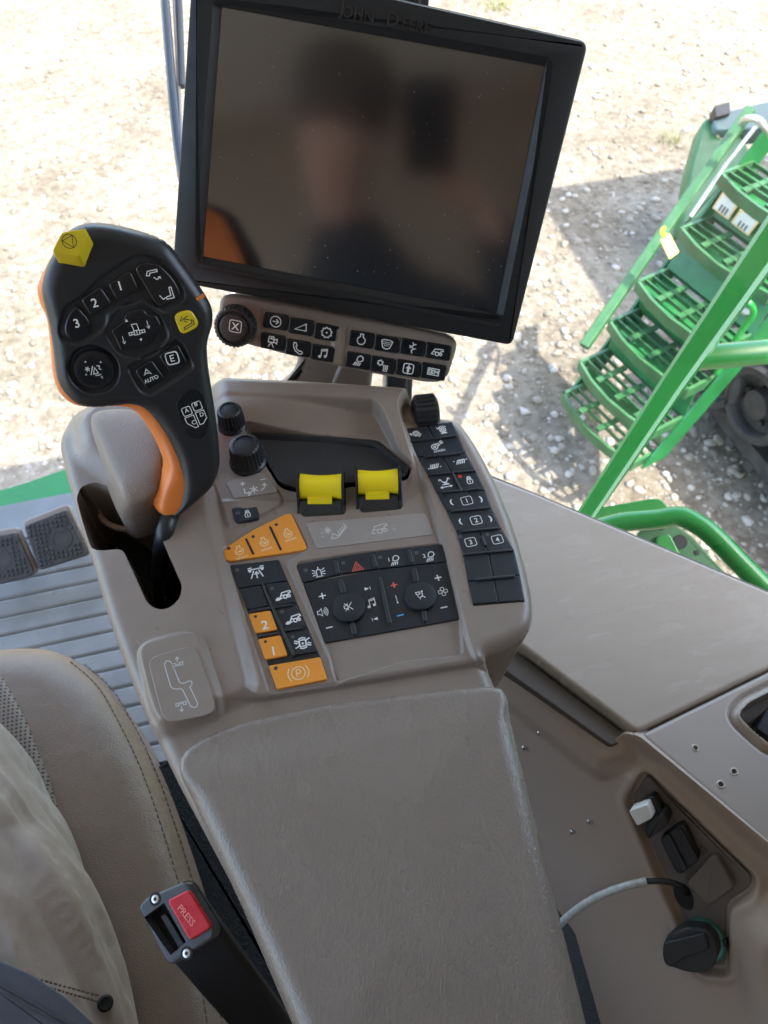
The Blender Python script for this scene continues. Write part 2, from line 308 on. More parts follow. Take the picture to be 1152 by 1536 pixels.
ICON = {
 'arrow': [C(*ci(0, 0, .9, 22)), L((-.5, 0), (.5, 0)), L((.08, .42), (.5, 0), (.08, -.42))],
 'wedge': [C((-.95, -.5), (.85, -.5), (.75, .6))], 'gear': [C(*gearp(0, 0, .72)), Fp(*ci(0, 0, .16, 8))],
 'engine': [C(*ENG)], 'bowl': [C((-.95, .55), (-.5, .75), (.5, .75), (.95, .55), (.6, -.6), (.2, -.8), (-.2, -.8), (-.6, -.6))] + [Fp(*ci(-.55 + .27 * (i % 5), .35 - .3 * (i // 5), .1, 6)) for i in range(15) if not (i in (10, 14))],
 'straw': [L((-.1, .95), (.15, .5), (-.2, .2), (.2, -.2), (-.1, -.5), (.1, -.95)), L((-.6, .3), (-.2, .2), (-.5, -.1)), L((.2, -.2), (.6, -.1)), L((.15, .5), (.55, .7))],
 'combine': COMB, 'camera': [C((-.7, -.1), (.2, -.1), (.2, .5), (-.7, .5)), C((.2, .1), (.75, -.2), (.75, .6), (.2, .35)), L((-.2, -.1), (-.65, -.9)), L((-.2, -.1), (.25, -.9)), C(*ci(-.45, .7, .22, 8)), C(*ci(0, .7, .22, 8))],
 'phone': [C((-.8, .8), (-.45, .9), (-.2, .45), (-.4, .25), (-.1, -.25), (.35, -.5), (.5, -.35), (.85, -.6), (.7, -.9), (.3, -.95), (-.4, -.5), (-.8, .2))],
 'note': NOTE, 'lamp': LAMP, 'heat': [C(*gearp(-.45, .35, .33, 6, .5)), L((.15, -.8), (.3, -.5), (.15, -.2), (.3, .1)), L((.45, -.8), (.6, -.5), (.45, -.2), (.6, .1)), L((.75, -.8), (.9, -.5), (.75, -.2), (.9, .1)), L((.1, -.95), (.95, -.95))],
 'home': [C(*rr(0, 0, .85, .85, .4)), Fp((-.5, .02), (0, .6), (.5, .02), (.2, .02), (.2, -.55), (-.2, -.55), (-.2, .02)), L((0, .62), (0, .98)), L((0, -.55), (0, -.98))],
 'count': [C((-.95, -.55), (.95, -.55), (.95, .55), (-.95, .55)), C((-.72, -.3), (-.35, -.3), (-.35, .3), (-.72, .3)), C((-.18, -.3), (.18, -.3), (.18, .3), (-.18, .3)), L((.4, .3), (.4, 0), (.75, 0)), L((.75, .3), (.75, -.3))],
 'lock': LOCK, 'plus': [L((-.8, 0), (.8, 0)), L((0, .1), (0, .8)), L((0, -.1), (0, -.8))], 'minus': [L((-.8, 0), (.8, 0))], 'speaker': SPK,
 'mute': SPK[:1] + [L((-.8, .85), (.7, -.85)), L((.7, .85), (.05, .1)), L((-.15, -.15), (-.8, -.85))], 'next': [Fp((-.8, .45), (.35, 0), (-.8, -.45)), L((.6, .5), (.6, -.5))], 'prev': [Fp((.8, .45), (-.35, 0), (.8, -.45)), L((-.6, .5), (-.6, -.5))],
 'thermo': [L((0, .95), (0, -.7)), Fp(*ci(0, -.8, .2, 8))], 'fan': [C(*[tuple(q) for q in cr([(0, 0), (-.38 * c - .75 * s, -.38 * s + .75 * c), (-.95 * s, .95 * c), (.38 * c - .75 * s, .38 * s + .75 * c)], 3)]) for s, c in ((0, 1), (1, 0), (0, -1), (-1, 0))],
 'seatair': [C((-.9, .8), (-.1, .8), (-.2, .3), (-.8, .3)), L((.35, .6), (.35, .1), (.1, -.4), (-.3, -.4), (-.3, -.9)), Fp(*ci(.4, .8, .2, 8)), L((.1, .5), (-.1, .5)), L((-.6, .1), (-.6, -.4)), L((.3, -.2), (.75, -.75))],
 'beacon': [L((-.35, -.6), (-.35, .2), (-.2, .45), (.2, .45), (.35, .2), (.35, -.6)), L((-.55, -.75), (.55, -.75)), L((-.5, .3), (-.95, .55)), L((.5, .3), (.95, .55)), L((-.5, 0), (-1, 0)), L((.5, 0), (1, 0)), L((0, .55), (0, .95)), L((-.5, -.3), (-.95, -.5)), L((.5, -.3), (.95, -.5))],
 'hazard': [C((-.95, -.75), (.95, -.75), (0, .9)), C((-.5, -.5), (.5, -.5), (0, .4)), L((0, -.1), (0, -.32))],
 'lane': [L((-1, .5), (1, .5)), L((-1, .75), (-.5, .75)), L((.5, .75), (1, .75)), L((-.3, .3), (-.75, -.8)), L((.3, .3), (.75, -.8)), L((0, -.9), (0, 0)), L((-.28, -.3), (0, .05), (.28, -.3)), Fp((-1, .45), (-.55, .45), (-.65, .15), (-.9, .15)), Fp((1, .45), (.55, .45), (.65, .15), (.9, .15))],
 'axle': [C(*rr(0, 0, .38, .42, .2)), L((-.95, .5), (-.55, .35), (-.4, .1)), L((-.95, -.5), (-.55, -.35), (-.4, -.1)), L((.95, .5), (.55, .35), (.4, .1)), L((.95, -.5), (.55, -.35), (.4, -.1)), L(*ci(0, 0, .7, 8, 50, 130)), L(*ci(0, 0, .7, 8, 230, 310)), L((-1, .25), (-.6, .05)), L((1, -.25), (.6, -.05)), Fp(*ci(0, -.05, .15, 8))],
 'fast': [Fp((-1, -.35), (-.75, -.1), (-.4, -.15), (-.3, -.4), (-.6, -.55), (-.95, -.5))] + [(k, [(x * .7 + .3, y * .8 + .15) for x, y in q]) for k, q in COMB],
 'rabbit': [C(*ENG), Fp((-.5, -.3), (-.1, -.05), (.45, .05), (.4, -.3), (.1, -.35))], 'mix': [C(*ENG), L((-.45, -.15), (-.1, .1), (.1, -.2), (.45, .0)), L((-.3, -.4), (.35, -.35))],
 'frot': [C(*gearp(.2, .0, .48, 9)), C(*ci(.2, 0, .25, 10)), L((-1, .1), (-.5, .1)), L((-.75, .35), (-.75, -.3)), L((-.95, .3), (-.55, -.2)), L(*ci(.2, 0, .85, 8, 290, 350))],
 'rot': [C(*gearp(0, -.15, .45, 9)), C(*ci(0, -.15, .22, 10)), L(*ci(0, -.2, .9, 10, 40, 150)), L((-.95, .6), (-.8, .25), (-.45, .45)), L((-.55, -.95), (.6, -.95)), L((-.4, -.82), (.5, -.82))],
 'blower': [C(*ci(-.4, -.1, .5, 14)), C(*ci(-.4, -.1, .16, 8)), L((-.5, .4), (.3, .45), (.5, .15), (.05, -.1)), L((.5, .65), (.95, .95)), L((.6, .5), (1.1, .7)), L((.65, .3), (1.1, .4))],
 'sieve1': [L((-1.1, -.35), (-.85, -.35))] + [L((-.7 + .3 * i, -.35), (-.4 + .3 * i, .35)) for i in range(5)] + [L((-.7, -.42), (.5, -.42)), L((.85, -.35), (1.1, -.35))],
 'sieve2': [L((-1.1, .35), (-.85, .35))] + [L((-.7 + .3 * i, -.35), (-.4 + .3 * i, .35)) for i in range(5)] + [L((-.4, .42), (.8, .42)), L((.95, .35), (1.2, .35))],
 'concave': [L((-.75, .9), (-.55, .6), (.1, -.35)), L((.75, .9), (.55, .6), (-.1, -.35)), L((-.95, .6), (-.8, .9), (-.5, .8)), L((.5, .8), (.8, .9), (.95, .6)), L((-.4, .3), (.3, .1)), L((-.1, .1), (.6, -.3)), L((-.6, -.3), (.6, -.35)), L((-.9, -.8), (.9, -.8)), L((-.65, -.6), (-.95, -.8), (-.65, -1)), L((.65, -.6), (.95, -.8), (.65, -1))],
 'chl': [Fp((.3, .95), (-.15, .4), (-.15, -.4), (.3, -.95), (.45, -.75), (.2, -.3), (.2, .3), (.45, .75))], 'chr': [Fp((-.3, .95), (.15, .4), (.15, -.4), (-.3, -.95), (-.45, -.75), (-.2, -.3), (-.2, .3), (-.45, .75))],
 'rbox': [('c', rr(0, 0, .9, .8, .35))], 'park': [C(*ci(0, 0, .62, 22)), L((-.16, -.34), (-.16, .34), (.1, .34), (.22, .22), (.22, .08), (.1, -.04), (-.16, -.04)), L(*ci(0, 0, .95, 8, 140, 220)), L(*ci(0, 0, .95, 8, -40, 40))],
 'spout1': [C((-.9, .2), (-.6, .75), (.7, .75), (.7, .45), (-.35, .45), (-.5, .1)), L((0, -.2), (.4, -.6), (.9, -.3)), L((.9, -.6), (.9, -.3), (.6, -.3))],
 'spout2': [C((.9, -.6), (.9, .9), (.6, .9), (.55, -.2), (-.1, -.3), (-.1, -.6)), L((-.95, .1), (-.6, -.5), (-.2, -.35))],
 'unload': [C((-.6, -.85), (.75, -.4), (.75, .1), (.5, .2), (.5, -.2), (-.6, -.55)), L((-.5, .9), (-.85, .3), (.2, .8)), L((-.4, .3), (-.1, .0)), L((-.5, .55), (.3, .25))],
 'header': [L((-.25, .1), (-.35, .85), (.25, .85), (.3, .1)), C((-.9, -.3), (-.3, -.3), (-.3, .0), (-.9, .0)), C((-.3, -.4), (.3, -.4), (.3, .1), (-.3, .1)), C((.3, -.3), (.9, -.3), (.9, .0), (.3, .0)), L((-.6, -.3), (-.6, .0)), L((.6, -.3), (.6, 0)), L((0, -.4), (0, .1))],
 'tri': [Fp((-.7, -.6), (.7, -.6), (0, .8))], 'darrow': [L((0, .95), (0, -.9)), L((-.4, -.35), (0, -.95), (.4, -.35))],
 'reel': [L((-.95, .2), (-.15, .2)), L((-.55, .6), (-.55, -.2)), L((-.85, .5), (-.25, -.1)), L((-.85, -.1), (-.25, .5)), L((-.35, -.75), (.1, .5)), L((-.1, -.75), (.75, -.75), (.45, 0), (-.1, -.75)), C(*ci(.75, .0, .22, 8))],
 'auto': [C((-.8, -.3), (0, .95), (.8, -.3), (0, .05))], 'ebox': [L(*rr(0, 0, .85, .85, .45)[:14]), C(*rr(0, 0, .9, .9, .45)), L((.3, .42), (-.25, .42), (-.25, -.42), (.3, -.42)), L((-.25, 0), (.22, 0))],
 'stop': [C(*ci(0, 0, .9, 22)), C((-.75, .45), (.75, .45), (0, -.85))],
 'gate': [L((-.95, .85), (-.35, .95), (-.1, -.1), (.9, -.15), (.9, -.95)), L((-.95, .85), (-.6, -.45), (.3, -.5), (.35, -.95), (.9, -.95))],
 'pattern': [('c', [tuple(q) for q in rnd([(-.72, 1), (-.42, 1), (-.32, -.08), (.42, -.02), (.5, .12), (.62, .1), (.66, -1), (.34, -1), (.3, -.3), (-.6, -.34)], .1, 3)])],
 'headup': [C((-.9, -.2), (-.4, -.2), (-.4, -.5), (.4, -.5), (.4, -.2), (.9, -.2), (.9, -.75), (-.9, -.75)), L((0, -.1), (0, .9)), L((-.3, .5), (0, .95), (.3, .5))],
 'threeway': [L((-.95, .55), (-.55, .55)), L((-.75, .75), (-.75, .35)), L((-.7, .1), (-.7, -.35), (-.3, -.5)), L((-.45, -.3), (-.3, -.5), (-.5, -.7)), L((0, -.55), (.0, .15)), L((-.3, -.4), (.3, 0)), L((-.3, 0), (.3, -.4)), L((.5, -.4), (.8, -.2), (.85, .15)), L((.65, .0), (.85, .2), (1, -.05)), L((.6, .6), (1, .6))],
 'draper': [L((-.95, .3), (-.35, .3)), L((-.65, .65), (-.65, -.05)), L((-.85, .55), (-.4, .05)), L((-.85, .05), (-.4, .55)), L((-.5, -.6), (-.3, -.1), (.1, -.45), (.95, .45)), L((-.5, -.6), (.05, -.6), (1, .3))] + [L((.2 + .2 * i, -.2 + .2 * i), (.2 + .2 * i, .05 + .2 * i)) for i in range(4)],
 'abcd': [('c', rr(-.45, .5, .33, .33, .12)), ('c', rr(.42, .6, .33, .33, .12)), C((-.8, .05), (-.1, .05), (-.1, -.95), (-.35, -.95), (-.8, -.4)), C((.08, .15), (.75, .15), (.75, -.5), (.35, -.85), (.08, -.85))],
 'reelface': [L((-1.0, .3), (-.35, .3)), L((-.85, .6), (-.5, 0)), L((-.5, .6), (-.85, 0)), L((-.5, -.55), (.05, .55)), C((-.15, -.5), (.45, -.5), (.2, .3)), L((.5, .45), (.85, .35), (.7, .0), (.95, -.15)), L((.0, -.75), (.75, -.75)), Fp((-.75, 1.15), (-.6, 1.4), (-.5, 1.15)), Fp((1.05, .7), (1.3, .7), (1.1, .95)), Fp((-1.2, -.35), (-.95, -.45), (-1, -.2)), Fp((.55, -1.05), (.75, -1.35), (.8, -1.0))],
}
def strokes(fr, c, s, rot, items, w, h):
    mb = MB(); ca, sa = math.cos(rot), math.sin(rot); R = np.array([[ca, sa], [-sa, ca]]); k = 0
    for kind, p in items:
        p = np.asarray(p, float); k += 1; hh = h + k * 4e-6
        if kind == 'f':
            q = ccw(p) @ R * s + c; mb.add(fr.P(q, hh), [list(range(len(q)))]); continue
        cl = kind == 'c'; keep = [0]
        for i in range(1, len(p)):
            if np.linalg.norm(p[i] - p[keep[-1]]) > 1e-3: keep.append(i)
        if cl and len(keep) > 2 and np.linalg.norm(p[keep[-1]] - p[keep[0]]) < 1e-3: keep.pop()
        p = p[keep]; n = len(p)
        nx = np.roll(p, -1, 0) - p; nx /= np.maximum(np.linalg.norm(nx, axis=1, keepdims=True), 1e-9); pv = np.roll(nx, 1, 0)
        if not cl: pv[0] = nx[0]; nx[-1] = pv[-1]
        n1 = np.stack([-pv[:, 1], pv[:, 0]], 1); n2 = np.stack([-nx[:, 1], nx[:, 0]], 1); m = n1 + n2; m /= np.maximum(np.linalg.norm(m, axis=1, keepdims=True), 1e-6)
        m *= np.clip(1 / np.maximum((m * n1).sum(1, keepdims=True), .35), 1, 1.8)
        a, b = (p + m * w / 2) @ R * s + c, (p - m * w / 2) @ R * s + c
        V = np.concatenate([fr.P(a, hh), fr.P(b, hh)]); mb.add(V, [[i + n, (i + 1) % n + n, (i + 1) % n, i] for i in range(n if cl else n - 1)])
    return mb
def icon(fr, uv, spx, key, mat, parent, h, rot=0, w=.16, name='icon'):
    s = spx * fr.pxm(*uv, h); return strokes(fr, fr.uv(*uv, h), s, rot, ICON[key], w, h).build(name, mat, parent, smooth=0)
def icon_at(fr, c, s, key, mat, parent, h, rot=0, w=.16, name='icon'):
    return strokes(fr, np.asarray(c), s, rot, ICON[key], w, h).build(name, mat, parent, smooth=0)
GL = {}
def glyph(s):
    cu = bpy.data.curves.new('t', 'FONT'); cu.body = s; cu.align_x = 'CENTER'; cu.align_y = 'CENTER'; cu.resolution_u = 3; cu.offset = .014
    o = bpy.data.objects.new('t', cu); COL.objects.link(o); dg = bpy.context.evaluated_depsgraph_get(); dg.update()
    me = bpy.data.meshes.new_from_object(o.evaluated_get(dg)); V = np.array([v.co[:2] for v in me.vertices]); F = [list(p.vertices) for p in me.polygons]
    bpy.data.objects.remove(o); bpy.data.meshes.remove(me); bpy.data.curves.remove(cu)
    V -= (V.min(0) + V.max(0)) / 2; GL[s] = (V, F)
for s_ in ('X', '1', '2', '3', '4', 'n/min', 'AUTO', 'PRESS', 'JOHN DEERE', 'E', 'I', 'O', 'R', 'OHN', 'EERE', 'J', 'D', 'A', 'B', 'C'): glyph(s_)
def text(fr, c, s, size, mat, parent, h, rot=0, name='lettering', sx=1, bold=0):
    V, F = GL[s]; q = V * [sx, 1]; ca, sa = math.cos(rot), math.sin(rot); q = q @ np.array([[ca, sa], [-sa, ca]]) * size + np.asarray(c)
    return mesh(name, fr.P(q, h), F, mat, parent, 0)
def textp(fr, uv, s, px, mat, parent, h, rot=0, **k): return text(fr, fr.uv(*uv, h), s, px * fr.pxm(*uv, h) / .72, mat, parent, h, rot, **k)
def led(fr, uv, mat, parent, h, rpx=3.2):
    r = rpx * fr.pxm(*uv, h); c = fr.uv(*uv, h); return slab('indicator_light', fr, np.array(ci(0, 0, r, 14)) + c, h - .0004, h + .0002, mat, parent, .0001, 1)
def ridge(fr, uv0, uv1, wpx, h0, h1, mat, parent, name='ridge'):
    a, b = fr.uv(*uv0, h1), fr.uv(*uv1, h1); w = wpx * fr.pxm(*uv0, h1) / 2; d = nrm(b - a); p = np.array([-d[1], d[0]]); out = []
    t = math.atan2(d[1], d[0])
    for k in range(9): an = t - math.pi / 2 + math.pi * k / 8; out.append(b + w * np.array([math.cos(an), math.sin(an)]))
    for k in range(9): an = t + math.pi / 2 + math.pi * k / 8; out.append(a + w * np.array([math.cos(an), math.sin(an)]))
    return slab(name, fr, out, h0, h1, mat, parent, min(.0007, w * .7), 3)
def q4(s, ox, oy, pts): return [(ox + x / s, oy + y / s) for x, y in pts]
c4 = lambda *p: q4(2.2154, 300, 580, p)        # measured crops of the photograph, to photo pixels
c1 = lambda *p: q4(2.7429, 0, 300, p)
c7 = lambda *p: q4(1.838, 0, 700, p)
c6 = lambda *p: q4(1.836, 700, 700, p)
cw = lambda *p: q4(5.12, 600, 620, p)
ck = lambda *p: q4(2.88, 300, 420, p)
cl = lambda *p: q4(3.1135, 330, 760, p)
co = lambda *p: q4(3.0968, 780, 450, p)
cu5 = lambda *p: q4(4.266, 900, 120, p)
# ================================================================== armrest console
CO = Frame([0, 0, 2.65], Z3, X3)
console = thing('armrest_console', [.05, .2, 2.5], 'taupe armrest console with padded top, rows of black and orange keys and a lever slot', 'armrest console')
CON = [(100, 640), (112, 622), (150, 604), (230, 590), (320, 583), (470, 590), (618, 600), (628, 626), (672, 625), (694, 634), (720, 674), (747, 725), (771, 785), (790, 848), (802, 905), (799, 938), (778, 962), (742, 977), (726, 983), (738, 1000), (752, 1036), (772, 1085), (802, 1200), (840, 1360), (885, 1540), (905, 1620), (470, 1620), (436, 1536), (348, 1330), (262, 1168), (238, 1118), (212, 1060), (188, 1000), (163, 930), (140, 850), (118, 780), (98, 710), (88, 665)]
conp = rnd(CO.uvs(CON), .012, 4)
SLOT = rnd(CO.uvs([(117, 752), (129, 736), (150, 731), (172, 742), (200, 760), (262, 768), (268, 785), (243, 808), (257, 842), (277, 886), (273, 905), (258, 920), (240, 922), (224, 912), (188, 831), (153, 834), (139, 827), (127, 790)]), .005, 4)
WINGH = .004
wing = rnd(CO.uvs([(598, 628), (640, 560), (760, 560), (900, 760), (860, 990), (722, 1000), (705, 978), (692, 930), (668, 830), (640, 740)]), .01, 4)
cpan = rnd(CO.uvs(cl((352, 262), (620, 218), (1044, 170), (1122, 525), (1132, 690), (850, 720), (545, 820), (490, 640))), .004, 4)
lpan = rnd(CO.uvs(cl((25, 255), (10, 205), (110, 120), (330, 28), (410, 190), (310, 262), (560, 830), (230, 870), (150, 620), (45, 275))), .004, 4)
ldeck = rnd(CO.uvs([(60, 560), (300, 560), (318, 700), (318, 760), (326, 810), (343, 880), (362, 960), (384, 1042), (330, 1062), (250, 1100), (120, 1120), (0, 800)]), .012, 4)
lplate = rnd(CO.uvs(c7((385, 505), (520, 470), (560, 480), (620, 665), (600, 700), (470, 730), (430, 700))), .012, 4)
mound = rnd(CO.uvs([(118, 640), (150, 612), (240, 604), (300, 640), (262, 752), (200, 740), (160, 712), (128, 690)], .005), .01, 4)
tray = rnd(CO.uvs(c4((150, 150), (590, 182), (700, 272), (685, 305), (480, 330), (320, 345), (270, 330))), .004, 3)
knobp = rnd(CO.uvs(c4((40, 150), (160, 160), (210, 240), (282, 395), (100, 480), (40, 300))), .008, 4)
trayT = rnd(CO.uvs([(300, 600), (330, 599), (560, 610), (570, 618), (616, 706), (604, 740), (300, 740)], .012), .003, 3)
bfr = CO.uv(470, 592)[1]; bbk = CO.uv(470, 662)[1]
def con_h(P):
    d = -sdf(P, conp)[0]; h = edge_round(d, .011)
    yy = P[:, 1]; xx = P[:, 0]
    inl = ss(xx, CO.uv(300, 620)[0], CO.uv(352, 620)[0])
    it = inside(P, trayT, .002); nw = 1 - inside(P, wing, .003)
    hi_ = .021 * ss(yy, CO.uv(600, 745)[1], CO.uv(600, 615)[1]); lo_ = .019 * ss(yy, bbk, bfr - .010)
    h += (it * lo_ + (1 - it) * hi_) * inl * nw
    h += WINGH * inside(P, wing, .0018)
    h += .0075 * inside(P, ldeck, .0065)
    h += .004 * inside(P, lplate, .0022) * 1.0
    h -= .0028 * inside(P, cpan, .0009)
    h -= .0012 * inside(P, lpan, .0009)
    h += .0022 * inside(P, knobp, .0012)
    h += .013 * inside(P, mound, .012)
    h -= .042 * inside(P, tray, .002)
    # soft hollow behind the lever and a small step above the padded part
    yt = CO.uv(560, 1020)[1]; seam = CO.uvs([(384, 1044), (739, 986)]); t = (P[:, 0] - seam[0, 0]) / (seam[1, 0] - seam[0, 0])
    dy = P[:, 1] - (seam[0, 1] + t * (seam[1, 1] - seam[0, 1])); h -= .0008 * np.exp(-(dy / .0008) ** 2) * ss(t, -.03, .0)
    h -= .0055 * ss(-dy, 0, .003) * ss(t, -.12, .05)
    return h
slot_hole = (ccw(SLOT), .078)
body = hfield('console_body', CO, conp, con_h, .0008, m_taupe, console, skirt=.10, holes=[slot_hole], flare=.06)
# dark cavity below the slot and the guide ring seen in it
sl = inset(ccw(SLOT), -.012)
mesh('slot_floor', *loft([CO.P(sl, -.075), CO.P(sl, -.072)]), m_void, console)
cx, cy = CO.uv(215, 765, -.045)
mesh('guide_ring', *tube([CO.P([[cx + .034 * math.cos(a), cy + .03 * math.sin(a)]], -.03)[0] for a in np.linspace(math.pi * .75, 2 * math.pi * 1.02, 30)], .0026, 8), m_tan, console)
for k_ in range(3): pslab('slot_rib', CO, [(222 + 14 * k_, 846), (230 + 14 * k_, 846), (238 + 14 * k_, 900), (230 + 14 * k_, 900)], -.07, -.05 - .004 * k_, m_gloss, console, bev=.002)
# padded armrest
PADP = [(264, 1150), (282, 1116), (350, 1086), (480, 1058), (620, 1040), (742, 1028), (760, 1038), (772, 1095), (806, 1230), (842, 1370), (880, 1520), (905, 1630), (475, 1630), (440, 1540), (380, 1400), (310, 1250)]
padp = rnd(CO.uvs(PADP, .004), .012, 5)
def pad_h(P):
    d = -sdf(P, padp)[0]; back = P[:, 1]
    yt = CO.uv(560, 1060)[1]
    rr_ = .014 - .0085 * ss(back, yt - .035, yt - .012)
    return .010 + edge_round(d, rr_) + .003 * ss(d, .01, .07) - .0025 * ss(back, yt - .03, yt + .005)
hfield('armrest_pad', CO, padp, pad_h, .0013, m_pad, console, skirt=.05, smooth=80, label='padded leather-grained armrest top')
# gear pattern plate beside the lever slot
gp = pslab('gear_plate', CO, c7((404, 528), (515, 495), (545, 500), (595, 660), (583, 683), (470, 706), (447, 690)), .008, .0122, m_taupe, console, r=.008, bev=.0007)
GPX = c7((497, 602))[0]
strokes(CO, np.zeros(2), 1, 0, [('c', rnd(CO.uvs(c7((453, 545), (457, 536), (466, 534), (474, 542), (496, 597), (512, 597), (518, 590), (530, 592), (529, 602), (522, 607), (546, 654), (542, 663), (530, 664), (524, 658), (502, 612), (478, 613), (470, 606)), .0123), .001, 2))], .0007, .0123).build('icon', m_print2, gp, smooth=0)
icon(CO, c7((489, 538))[0], 8.5, 'headup', m_print2, gp, .0123); icon(CO, c7((500, 661))[0], 8.5, 'headup', m_print2, gp, .0123, rot=math.pi)
# front storage bin
binp = c4((165, 153), (420, 165), (590, 185), (695, 272), (685, 300), (480, 322), (330, 340), (262, 318))
bp = rnd(CO.uvs(binp, -.001), .004, 4); bi = inset(ccw(bp), .0022); bb = ccw(rnd(CO.uvs(binp, -.001), .004, 4)); cbin = bb.mean(0)
V, F = loft([CO.P(bb, -.004), CO.P(bb, .0), CO.P(bi, .0), CO.P(inset(bb, .0045), -.004), CO.P(inset(bb, .0085), -.036), CO.P(inset(bb, .012), -.039)], True, True)
mesh('storage_bin', V, F, m_bin, console, 40)
# label plates
kp = pslab('label_plate', CO, c4((86, 322), (100, 313), (200, 285), (215, 290), (258, 345), (250, 352), (112, 371)), .001, .0029, m_plate, console, bev=.0003)
icon(CO, c4((178, 335))[0], 20, 'threeway', m_white, kp, .003, w=.09)
lp = pslab('label_plate', CO, c4((352, 457), (360, 452), (742, 420), (752, 424), (775, 486), (768, 492), (392, 538), (384, 532)), -.001, .0006, m_plate, console, bev=.0003)
for i_, (ch, xy) in enumerate(zip('IOR', ((404, 474), (406, 486), (408, 498)))): textp(CO, c4(xy)[0], ch, 3.6, m_print2, lp, .0007)
icon(CO, c4((452, 482))[0], 18, 'draper', m_print2, lp, .0007, w=.09); icon(CO, c4((598, 470))[0], 13, 'combine', m_print2, lp, .0007, w=.12)
for ch, xy in zip('IO', ((644, 463), (646, 474))): textp(CO, c4(xy)[0], ch, 3.2, m_print2, lp, .0007)
# knurled knobs
def knob(uv_top, r, hh, base):
    p = CO.uv(*uv_top, base + hh); o = CO.P([p], base)[0]
    mesh('knob', *lathe(o, Z3, [(r * 1.22, -.002), (r * 1.22, .0015), (r * 1.12, .003), (r * 1.08, .004, .028), (r * .98, hh - .0035, .03), (r * .95, hh - .0015, .02), (r * .84, hh - .0003), (r * .72, hh), (r * .68, hh - .0012), (r * .3, hh - .0006)], 144, 24), m_black, console, 30)
knob((343, 613), .0103, .020, .008); knob((366, 666), .0126, .022, .003)
tw = CO.P([CO.uv(637, 614, .006)], .002)[0]
V, F = lathe(tw - X3 * .0105, nrm([1, -.1, 0]), [(.011, 0), (.0150, .0015), (.0160, .003, .05), (.0160, .019, .05), (.0150, .0205), (.011, .022)], 120, 22); mesh('thumb_wheel', V, F, m_black, console, 30)
# yellow rocker switches
for (yq, tab, hq) in (([(335, 300), (462, 290), (470, 352), (466, 360), (345, 368)], [(362, 360), (448, 352), (440, 384), (372, 388)], [(322, 305), (330, 296), (470, 288), (482, 296), (486, 412), (478, 424), (346, 432), (334, 424)]), ([(524, 285), (648, 275), (656, 338), (650, 346), (536, 356)], [(554, 346), (634, 340), (628, 356), (560, 362)], [(512, 290), (520, 283), (658, 272), (668, 278), (676, 396), (668, 406), (540, 418), (530, 410)])):
    hs = pslab('rocker_switch', CO, c4(*hq), -.003, .0005, m_black, console, r=.0015)
    hp = CO.uvs(c4(*hq)); u = CO.uvs(c4(*yq), .009); cen = u.mean(0)
    for i0, i1 in ((0, 7), (3, 4)):
        pass
    fl, frr = CO.uv(*c4(hq[7])[0], 0), CO.uv(*c4(hq[5])[0], 0); ax_ = nrm(frr - fl); wd_ = np.linalg.norm(frr - fl) + .003; ay_ = np.array([-ax_[1], ax_[0]]); o_ = (fl + frr) / 2 - ax_ * (wd_ / 2 + .0012)
    PT = lambda x, y, z: CO.P([o_ + ax_ * x + ay_ * y], z)[0]
    AX, AZ, RB = .021, .0085, .0105
    for sx in (0, wd_ - .0016):
        prof = [(.0, -.002), (.001, .0015), (.006, .0035)] + [(AX + (RB + .0022) * math.cos(a), AZ + (RB + .0022) * math.sin(a)) for a in np.radians([165, 145, 125, 105, 85, 65, 45, 25, 0, -30])] + [(AX + .008, -.002)]
        V = [PT(sx + e, y, z) for e in (0, .0016) for y, z in prof]; n = len(prof)
        mesh('switch_cheek', V, [list(range(n))[::-1], [n + i for i in range(n)]] + [[i, (i + 1) % n, n + (i + 1) % n, n + i] for i in range(n)], m_black, hs, 30)
    mb = [(AX + RB * math.cos(a), AZ + RB * math.sin(a)) for a in np.radians(np.linspace(200, -20, 17))] + [(AX + .004, 0), (AX - .006, 0)]
    V = []; m_ = 11
    for i in range(m_):
        t = i / (m_ - 1); sag = 1 - .13 * math.sin(math.pi * t)
        V += [PT(.0022 + (wd_ - .0044) * t, AX + (y - AX) * sag, AZ + (z - AZ) * sag) for y, z in mb]
    n = len(mb); F = [[i * n + j, i * n + (j + 1) % n, (i + 1) * n + (j + 1) % n, (i + 1) * n + j] for i in range(m_ - 1) for j in range(n)] + [list(range(n))[::-1], [(m_ - 1) * n + j for j in range(n)]]
    cap = mesh('rocker_cap', V, F, m_yrock, hs, 40)
    tb_ = [PT(x, y, z) for x in (wd_ * .22, wd_ * .74) for y, z in ((AX - RB * .93 - .0015, .0085), (AX - RB * .93 - .0045, .0045), (AX - RB * .6, .002), (AX - RB * .6, .0085))]
    mesh('rocker_tab', tb_, [[0, 1, 2, 3], [7, 6, 5, 4], [0, 4, 5, 1], [1, 5, 6, 2], [2, 6, 7, 3], [3, 7, 4, 0]], m_yrock, hs, 30)
    cv = [PT(x, y, z) for x in (.0022, wd_ - .0022) for y, z in ((.001, .0006), (.0085, .0052), (.011, .0052), (.011, .0), (.001, -.002))]
    mesh('rocker_cover', cv, [[4, 3, 2, 1, 0], [5, 6, 7, 8, 9]] + [[i, (i + 1) % 5, 5 + (i + 1) % 5, 5 + i] for i in range(5)], m_wear, hs, 30)
